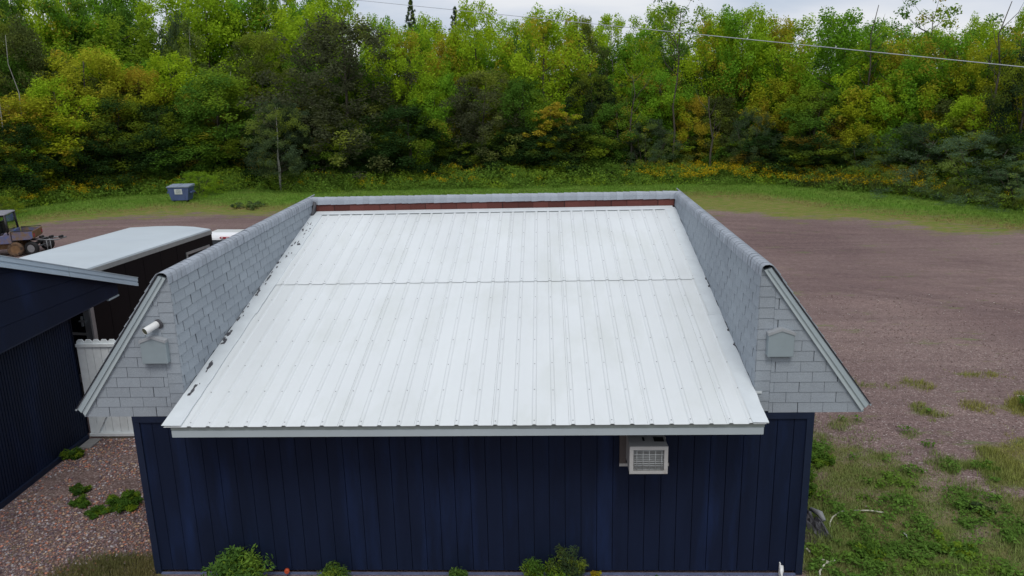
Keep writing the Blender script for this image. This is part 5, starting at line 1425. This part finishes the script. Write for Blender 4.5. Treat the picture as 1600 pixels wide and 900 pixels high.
tree('leafy', -5.37, 53.12, 10.34, 4.97, BG, 'fresh green tree in the fourth row, below the left spruce', 'tree', None, 'tree', 0)
tree('leafy', -3.66, 53.40, 9.35, 3.52, BG, 'fresh green left tree in the fourth row, below the right spruce', 'tree', None, 'tree', 0)
tree('leafy', 0.53, 52.99, 9.38, 3.71, BG, 'fresh green right tree in the fourth row, below the right spruce', 'tree', None, 'tree', 0)
tree('leafy', 3.51, 52.08, 9.29, 3.58, MG, 'mid green tree in the fourth row, left of the big yellow green crown', 'tree', None, 'tree', 0)
tree('leafy', 5.45, 52.35, 10.03, 4.95, YG, 'yellow green left tree in the fourth row, above the two thin young trees', 'tree', None, 'tree', 0.12)
tree('leafy', 8.93, 52.92, 10.01, 4.33, YG, 'yellow green right tree in the fourth row, above the two thin young trees', 'tree', None, 'tree', 0.05)
tree('leafy', 13.21, 52.73, 8.95, 3.61, YG, 'yellow green tree in the fourth row, left of the tallest airy tree', 'tree', None, 'tree', 0)
tree('aspen', 15.69, 53.57, 8.89, 4.09, MG, 'mid green tree in the fourth row, right of the tallest airy tree', 'tree', None, 'tree', 0)
tree('leafy', 18.18, 52.12, 9.45, 3.39, BG, 'fresh green tree in the fourth row, right of the tallest airy tree', 'tree', None, 'tree', 0)
tree('leafy', 21.93, 50.86, 9.32, 5.11, YG, 'yellow green tree in the fourth row, above the thickest goldenrod', 'tree', None, 'tree', 0.12)
tree('aspen', 25.02, 49.23, 8.77, 3.31, MG, 'mid green tree in the fourth row, left of the orange patched tree', 'tree', None, 'tree', 0)
tree('leafy', 27.00, 48.01, 8.29, 3.48, YG, 'yellow green tree in the fourth row, left of the orange patched tree', 'tree', None, 'tree', 0.05)
tree('leafy', 28.24, 47.41, 9.26, 4.24, BG, 'fresh green tree in the fourth row, above the dark rounded willow', 'tree', None, 'tree', 0)
tree('leafy', 30.01, 44.35, 8.73, 4.33, YG, 'yellow green left tree in the fourth row, above the large willow shrub', 'tree', None, 'tree', 0.12)
tree('leafy', 31.90, 41.07, 8.70, 3.37, YG, 'yellow green right tree in the fourth row, above the large willow shrub', 'tree', None, 'tree', 0.05)
tree('leafy', 33.25, 39.23, 8.14, 4.24, MG, 'mid green tree in the fourth row, at the right edge of the photo', 'tree', None, 'tree', 0.05)
tree('leafy', -33.80, 50.07, 15.00, 4.50, YG, 'yellow green tree in the rearmost row, at the left edge of the photo', 'tree', None, 'tree', 0)
tree('leafy', -31.02, 53.11, 16.01, 4.20, YG, 'yellow green tree in the rearmost row, left of the dumpster', 'tree', None, 'tree', 0)
tree('leafy', -29.36, 56.13, 15.57, 5.66, BG, 'fresh green left tree in the rearmost row, left above the dumpster', 'tree', None, 'tree', 0)
tree('leafy', -27.49, 56.75, 15.21, 4.23, BG, 'fresh green right tree in the rearmost row, left above the dumpster', 'tree', None, 'tree', 0)
tree('aspen', -22.70, 59.11, 16.29, 5.50, YG, 'yellow green tree in the rearmost row, right of the dumpster', 'tree', None, 'tree', 0)
tree('aspen', -19.96, 58.29, 15.88, 4.88, BG, 'fresh green tree in the rearmost row, behind the twin pale trunks', 'tree', None, 'tree', 0.05)
tree('leafy', -16.20, 59.65, 16.51, 4.35, YG, 'yellow green tree in the rearmost row, behind the twin pale trunks', 'tree', None, 'tree', 0)
tree('leafy', -12.87, 59.32, 14.99, 3.71, BG, 'fresh green tree in the rearmost row, behind the tall brownish tree', 'tree', None, 'tree', 0)
tree('leafy', -8.47, 59.59, 11.67, 4.71, BG, 'fresh green tree in the rearmost row, below the left spruce', 'tree', None, 'tree', 0.05)
tree('leafy', -4.28, 59.13, 11.55, 4.97, YG, 'yellow green tree in the rearmost row, below the right spruce', 'tree', None, 'tree', 0)
tree('aspen', 0.29, 59.23, 10.80, 4.58, YG, 'yellow green left tree in the rearmost row, left of the big yellow green crown', 'tree', None, 'tree', 0.05)
tree('leafy', 3.23, 59.24, 11.25, 4.75, YG, 'yellow green right tree in the rearmost row, left of the big yellow green crown', 'tree', None, 'tree', 0)
tree('aspen', 7.47, 60.13, 11.27, 4.79, YG, 'yellow green tree in the rearmost row, above the two thin young trees', 'tree', None, 'tree', 0)
tree('aspen', 10.82, 60.92, 11.75, 3.99, YG, 'yellow green left tree in the rearmost row, left of the tallest airy tree', 'tree', None, 'tree', 0.12)
tree('leafy', 14.73, 60.68, 12.01, 5.64, YG, 'yellow green right tree in the rearmost row, left of the tallest airy tree', 'tree', None, 'tree', 0.05)
tree('aspen', 18.53, 59.18, 10.62, 5.53, YG, 'yellow green tree in the rearmost row, right of the tallest airy tree', 'tree', None, 'tree', 0)
tree('leafy', 21.37, 59.09, 11.25, 4.07, YG, 'yellow green tree in the rearmost row, above the thickest goldenrod', 'tree', None, 'tree', 0.12)
tree('aspen', 24.73, 58.13, 10.17, 3.84, BG, 'fresh green tree in the rearmost row, above the thickest goldenrod', 'tree', None, 'tree', 0)
tree('aspen', 27.40, 54.91, 9.94, 3.72, BG, 'fresh green tree in the rearmost row, left of the orange patched tree', 'tree', None, 'tree', 0.05)
tree('leafy', 29.67, 53.59, 9.74, 4.85, BG, 'fresh green tree in the rearmost row, above the dark rounded willow', 'tree', None, 'tree', 0)
tree('aspen', 32.82, 51.95, 9.41, 3.97, YG, 'yellow green tree in the rearmost row, above the dark rounded willow', 'tree', None, 'tree', 0.12)
tree('leafy', 34.55, 48.25, 9.77, 3.55, YG, 'yellow green tree in the rearmost row, above the large willow shrub', 'tree', None, 'tree', 0)
tree('leafy', 36.71, 46.82, 10.07, 3.44, YG, 'yellow green tree in the rearmost row, at the right edge of the photo', 'tree', None, 'tree', 0)

# bare dead stems among the crowns
def snag(x, y, h, seed, label, bark='bark', th=.09):
    rn = random.Random(seed); m = MB(); pts = []
    for k in range(7): pts.append((rn.uniform(-.15, .15) * k * .3, rn.uniform(-.1, .1) * k * .3, h * k / 6))
    m.tube(pts, [th * (1 - k / 7.5) for k in range(7)], 6)
    for _ in range(9 if bark == 'bark' else 0):
        u = rn.uniform(.45, .97); k = min(5, int(u * 6)); a = Vector(pts[k]).lerp(Vector(pts[k + 1]), u * 6 - k); an = rn.uniform(0, 6.28); l = rn.uniform(.5, 1.5)
        m.tube([a, a + Vector((math.cos(an) * l * .5, math.sin(an) * l * .5, l * .5)), a + Vector((math.cos(an) * l * .8, math.sin(an) * l * .8, l * 1.2))], [.022, .015, .006], 4)
    t = empty('dead_tree', (x, y, 0), 0, label, 'tree'); link('trunk', m.mesh('trunk', M[bark]), t)
snag(27.79, 32.66, 9.41, 1535, 'tall leaning bare stem sticking out above the trees at right')
snag(23.92, 38.78, 9.85, 1342, 'thin bare twig top among the green crowns right of centre')
snag(13.32, 41.28, 9.00, 1050, 'thin pale dead stem in front of the tallest airy tree')
snag(10.69, 40.99, 6.36, 985, 'slim bare stem in the dark trees right of centre')
snag(15.45, 40.41, 5.06, 1108, 'dark bare trunk above the parapet corner')
snag(-24.94, 35.24, 9.10, 22, 'pale slender stem in the olive trees at the far left edge', 'birch', .05)
snag(-24.72, 36.62, 9.33, 52, 'second pale slender stem right of the one at the left edge', 'birch', .05)

# the wood goes on to both sides and behind, one far mass
r_ = np.random.default_rng(77)
n_ = 5200
th = np.where(r_.random(n_) < .5, r_.uniform(-2.1, -.72, n_), r_.uniform(.68, 1.9, n_))
rr = np.where(th < 0, 50, 44) + 34 * r_.random(n_) ** 1.6
hmax = 9 + 4 * fbm(th * 20 + 50, rr * .1, 1.0, 3)
C = np.stack([PX + np.sin(th) * rr, PY + np.cos(th) * rr, .3 + hmax * r_.random(n_)], -1)
co, f, tint = leaf_cloud(C, 1.25, 40, .42, .45, None, r_.random(n_), r_.random(n_), .9, .6, 0, 78)
o = link('distant_wood', fast_mesh('distant_wood', co, f, None, M['leaf'], tint)); o.color = (.10, .18, .028, .05)
tag(o, 'green wood carrying on past both ends of the clearing', kind='stuff')
# ------------------------------------------------------------------ undergrowth along the foot of the wood
def wood_edge(n, inner=-1.0, outer=4.0, lo=-.66, hi=.62, seed=5):
    r = np.random.default_rng(seed)
    th = r.uniform(lo, hi, n); rr = bound(B_FOREST, th) + inner + (outer - inner) * r.random(n)
    return PX + np.sin(th) * rr, PY + np.cos(th) * rr, th, rr
x, y, th, rr = wood_edge(1900, -.3, 4.4, seed=6)
hh = .30 + 1.05 * fbm(x, y, .45, 61) * sstep(0, 2.0, rr - bound(B_FOREST, th) + .6) * 1.35
r_ = np.random.default_rng(8)
C = []; CR = []; CR2 = []
for k in range(3):
    j = r_.normal(size=(len(x), 2)) * .3
    C.append(np.stack([x + j[:, 0], y + j[:, 1], hh * (.25 + .33 * k)], -1))
C = np.concatenate(C); nC = len(C)
cr = np.clip(fbm(C[:, 0], C[:, 1], .5, 71) * 1.7 - .35 + .25 * r_.normal(size=nC), 0, 1)
co, f, tint = leaf_cloud(C, .42, 34, .13, .5, None, cr, np.clip(fbm(C[:, 0], C[:, 1], .3, 81) * 1.2, 0, 1), .75, .42, -.4, 9)
o = link('undergrowth', fast_mesh('undergrowth', co, f, None, M['leaf'], tint)); o.color = (.17, .29, .045, .0)
tag(o, 'tangle of green weeds and low brush along the foot of the wood', kind='stuff')
# goldenrod
x, y, th, rr = wood_edge(2800, -.4, 2.6, seed=16)
g = fbm(x, y, .33, 91) + .30 * ((th > .10) & (th < .44)) + .22 * (th < -.56) - .12 * ((th > -.5) & (th < -.3)) - .1 * (th > .45)
k = g + .16 * np.random.default_rng(3).normal(size=len(x)) > .69
x, y, th, rr = x[k], y[k], th[k], rr[k]
hh = .5 + .45 * fbm(x, y, .5, 61) + .18 * (rr - bound(B_FOREST, th))
C = np.stack([x, y, hh], -1)
co, f, tint = leaf_cloud(C, .20, 15, .085, .4, None, np.full(len(C), .3), np.zeros(len(C)), .8, .6, 0, 19)
o = link('goldenrod', fast_mesh('goldenrod', co, f, None, M['leaf'], tint)); o.color = (.52, .40, .02, .0)
tag(o, 'yellow goldenrod flowers scattered through the weeds along the wood', kind='stuff')
for i_, (px_, py_, h_, w_, col_, lab_) in enumerate((
        (-15.0, 37.0, 1.5, 3.4, (.22, .36, .03), 'bright yellow green bush directly behind the dumpster'),
        (-22.6, 30.6, 1.1, 2.6, (.20, .26, .03), 'yellow flecked bush at the left end of the grass'),
        (3.2, 40.0, 1.2, 3.4, (.16, .28, .04), 'rounded green bush behind the middle of the rear parapet'),
        (9.5, 39.6, 1.2, 3.0, (.15, .27, .04), 'green bush just left of the goldenrod bank'))):
    tree('willow', px_, py_, h_, w_, col_, lab_, 'bush', None, 'bush', 0)
# pale grasses at the right end
x, y, th, rr = wood_edge(900, -.2, 1.6, .30, .56, seed=26)
C = np.stack([x, y, .3 + .3 * fbm(x, y, .6, 5)], -1)
co, f, tint = leaf_cloud(C, .35, 30, .26, .0, None, None, np.zeros(len(C)), 1.0, .10, -1.4, 29)
o = link('tall_grass', fast_mesh('tall_grass', co, f, None, M['leaf'], tint)); o.color = (.13, .17, .055, .0)
tag(o, 'pale tall grass leaning out from the right part of the wood edge', kind='stuff')

# ------------------------------------------------------------------ mown grass: short tufts over the far green band
def blades(name, x, y, h, wdt, tuft, col, mat, label, lean=.5, seed=1, zoff=0.0):
    r = np.random.default_rng(seed); n = len(x)
    i = np.repeat(np.arange(n), tuft); N = len(i)
    bx = x[i] + r.normal(size=N) * .035; by = y[i] + r.normal(size=N) * .035
    hh = np.broadcast_to(h, (n,))[i] * (.5 + .8 * r.random(N)); a = r.random(N) * 6.283
    dx, dy = np.cos(a), np.sin(a); l = hh * lean * r.random(N)
    w_ = wdt * (.7 + .6 * r.random(N))
    z0 = np.full(N, zoff)
    p0 = np.stack([bx - dy * w_, by + dx * w_, z0], -1); p1 = np.stack([bx + dy * w_, by - dx * w_, z0], -1)
    p2 = np.stack([bx + dx * l, by + dy * l, z0 + hh], -1)
    co = np.stack([p0, p1, p2], 1).reshape(-1, 3); f = np.arange(N * 3).reshape(N, 3)
    c = np.ones((N, 3, 4)); c[..., :3] = (col[i] * (.7 + .6 * r.random((N, 1))))[:, None, :]
    o = link(name, fast_mesh(name, co, f, None, mat, c.reshape(-1, 4))); tag(o, label, kind='stuff'); return o
n = 26000
th = RNG.uniform(-.66, .62, n); rd_, rf_ = bound(B_DRY, th), bound(B_FOREST, th); rr = rd_ - 2.2 + (rf_ - rd_ + 2.8) * RNG.random(n) ** .8
x = PX + np.sin(th) * rr; y = PY + np.cos(th) * rr
t_ = sstep(-2, 1.0, rr - rd_)[:, None] * (.7 + .5 * fbm(x, y, .8, 4))[:, None]
col = np.array([.26, .20, .08]) * (1 - t_) + np.array([.13, .24, .028]) * t_
blades('mown_grass', x, y, .05 + .05 * t_[:, 0], .012, 4, np.clip(col, 0, 1), M['blade'], 'short bright green grass along the wood', .6, 3, .09)

# ------------------------------------------------------------------ weeds on the right of the building
n = 130000
x = RNG.uniform(8.55, 16.5, n); y = RNG.uniform(-2.2, 7.5, n)
g = grass_near(x, y) * (.25 + 1.1 * fbm(x, y, 1.5, 41)); k = RNG.random(n) < g ** 1.3 * .8
x, y = x[k], y[k]
q = fbm(x, y, .8, 55)[:, None]
yel = sstep(11.5, 13.5, x)[:, None] * .8
col = (np.array([.13, .23, .045]) * (1 - q) + np.array([.25, .26, .09]) * q) * (1 - yel) + np.array([.26, .24, .05]) * yel
hgt = (.04 + .09 * sstep(.45, .7, fbm(x, y, .9, 65))) * (1 - .45 * yel[:, 0])
blades('weedy_grass', x, y, hgt, .004, 5, col, M['blade'], 'patchy rough grass beside the right wall', .9, 13)
# broad leaves low between the grass
n = 3600
x = RNG.uniform(8.6, 12.6, n); y = RNG.uniform(-2.0, 5.5, n)
g = grass_near(x, y) * fbm(x, y, 1.1, 141); k = (g > .46) & (RNG.random(n) < .5)
C = np.stack([x[k], y[k], .035 + .07 * RNG.random(k.sum())], -1)
co, f, tint = leaf_cloud(C, .11, 22, .055, .9, None, fbm(C[:, 0], C[:, 1], 1.2, 7), np.zeros(len(C)), .45, .55, 0, 39)
o = link('ground_weeds', fast_mesh('ground_weeds', co, f, None, M['leaf'], tint)); o.color = (.13, .24, .045, .0)
tag(o, 'leafy green weeds matted into the grass beside the right wall', kind='stuff')
# grass at the near end of the yard between the buildings
n = 9000
x = RNG.uniform(-2.4, -.02, n); y = RNG.uniform(-.9, .75, n)
g = np.exp(-((y + .1) ** 2) / .22) * np.clip((x + 2.0) / 1.2, 0, 1) + (fbm(x, y, 1.6, 5) - .5) * .5
k = RNG.random(n) < sstep(.2, .8, g); x, y = x[k], y[k]
q = fbm(x, y, 1.5, 15)[:, None]
col = np.array([.09, .11, .035]) * (1 - q) + np.array([.20, .16, .06]) * q
blades('dry_grass', x, y, .09, .0035, 4, col, M['blade'], 'thin yellowing grass at the near end of the stony yard', 1.1, 23)
x = RNG.uniform(-.75, -.03, 700); y = RNG.normal(3.0, .35, 700)
blades('dry_grass', x, y, .10, .0035, 3, np.tile([[.09, .10, .035]], (700, 1)), M['blade'], 'wispy dull weeds against the navy wall near the fence', 1.1, 24)

# ------------------------------------------------------------------ single plants
def plant(name, x, y, h, w, color, label, cat, nst=9, leafsize=.05, per=46, aspect=.4, seed=1, group=None, droop=0.0, flat=.8, crad=.30):
    r = np.random.default_rng(seed)
    t = empty(name, (x, y, 0), 0, label, cat, group)
    a = r.random(nst) * 6.283; rr = w * .5 * np.sqrt(r.random(nst)); hh = h * (1 - .45 * (rr / (w * .5)) ** 2) * (.75 + .3 * r.random(nst))
    C = []; st_ = MB()
    for i in range(nst):
        tip = Vector((math.cos(a[i]) * rr[i], math.sin(a[i]) * rr[i], hh[i] - .03))
        base_ = Vector((tip.x * .25, tip.y * .25, -.01))
        st_.tube([base_, base_.lerp(tip, .5) + Vector((0, 0, .02)), tip], [.006, .005, .003], 4)
        for u in (.3, .55, .78, .98): C.append(list(base_.lerp(tip, u)))
    C = np.array(C); C[:, 2] = np.maximum(C[:, 2], .03)
    co, f, tint = leaf_cloud(C, crad * min(w, h * 1.6), per, leafsize, .5, None, None, np.zeros(len(C)), flat, aspect, droop, seed + 5)
    co[:, 2] = np.maximum(co[:, 2], .006)
    c = link('foliage', fast_mesh('foliage', co, f, None, M['leaf'], tint), t); c.color = (*color, 0)
    link('stems', st_.mesh('stems', M['bark']), t)
    return t
G1 = (.12, .24, .05); G2 = (.065, .14, .035)
plant('wall_bush', 1.24, -.26, .46, .78, G1, 'largest leafy green bush at the foot of the wall, left of the orange disc', 'bush', 16, .065, 60, .38, 1, crad=.20)
plant('wall_bush', 2.42, -.24, .27, .40, (.10, .18, .04), 'small light green bush at the wall foot just right of the orange disc', 'bush', 9, .05, 50, .38, 2, crad=.26)
plant('wall_bush', 4.07, -.22, .22, .24, (.11, .20, .04), 'smallest light green bush in the middle of the wall foot', 'bush', 6, .05, 46, .38, 3, crad=.28)
plant('wall_bush', 5.16, -.26, .40, .55, (.095, .19, .03), 'bright feathery bush left of the yellow flowers', 'bush', 14, .05, 60, .25, 4, crad=.20)
plant('wall_bush', 5.50, -.18, .54, .42, (.07, .115, .05), 'taller grey green feathery bush growing against the bright one', 'bush', 11, .05, 60, .22, 5, crad=.20)
fl_ = plant('flowers', 5.85, -.16, .16, .14, (.36, .25, .02), 'small yellow flowers in front of the wall foot', 'flowers', 5, .03, 26, .8, 6)
plant('wall_bush', 6.66, -.16, .06, .14, (.08, .15, .03), 'tiny green sprout at the wall foot below the air conditioner', 'bush', 3, .04, 20, .4, 61)
W1 = (.085, .18, .03); W2 = (.065, .14, .03)
plant('weed', -1.32, 1.72, .20, .62, W1, 'largest weed clump in the middle of the stony yard', 'weed', 16, .09, 40, .22, 7, crad=.22, flat=.5)
plant('weed', -1.62, 1.48, .14, .30, W1, 'weed clump at the near left end of the largest one', 'weed', 8, .08, 36, .22, 71, crad=.24, flat=.5)
plant('weed', -2.28, 2.12, .15, .40, W2, 'dark weed clump nearest the navy shed in the stony yard', 'weed', 9, .07, 40, .25, 8, crad=.24, flat=.5)
plant('weed', -2.04, 1.78, .15, .34, W1, 'weed clump between the dark one and the largest one', 'weed', 8, .08, 38, .25, 9, crad=.24, flat=.5)
plant('weed', -.18, 1.72, .20, .34, W1, 'weed clump pressed against the left corner of the navy wall', 'weed', 9, .08, 38, .22, 10, crad=.24, flat=.6)
plant('weed', -3.10, 3.35, .20, .34, W2, 'weed clump against the base of the shed near the white fence', 'weed', 9, .06, 38, .4, 11, crad=.24)
for i, (x_, y_, h_, w_, lab) in enumerate((
        (9.25, 2.6, .28, .55, 'bushy weed close to the right wall just above the grey bracket'),
        (9.75, 3.05, .18, .50, 'low dark weed on the bare soil to the right of the bushy one'),
        (9.10, 1.95, .30, .40, 'bright green weed right beside the light grey bracket'),
        (9.55, .35, .20, .60, 'bright weed by the forked hose near the bottom of the photo'),
        (10.6, .55, .16, .70, 'broad low weed out in the grass right of the white cord'),
        (11.5, 1.55, .14, .45, 'grey green weed at the edge of the bare strip'),
        (12.35, 2.85, .12, .40, 'small dark weed below the yellow patch at right'),
        (14.45, 5.05, .28, .80, 'bright green weed clump cut by the right edge of the photo'),
        (14.3, 4.2, .12, .40, 'small green weed just below the bright clump at the right edge'),
        (10.35, 5.6, .08, .35, 'tiny lone weed just outside the right gable tip'))):
    plant('weed', x_, y_, h_, w_, (.11, .21, .035) if i != 5 else (.07, .11, .045), lab, 'weed', 10, .06, 40, .45, 30 + i, crad=.24, flat=.6)
plant('weed', -10.4, 32.4, .30, 2.0, (.11, .17, .07), 'grey green low bush standing alone in the grass right of the dumpster', 'bush', 18, .16, 60, .4, 91, crad=.2)
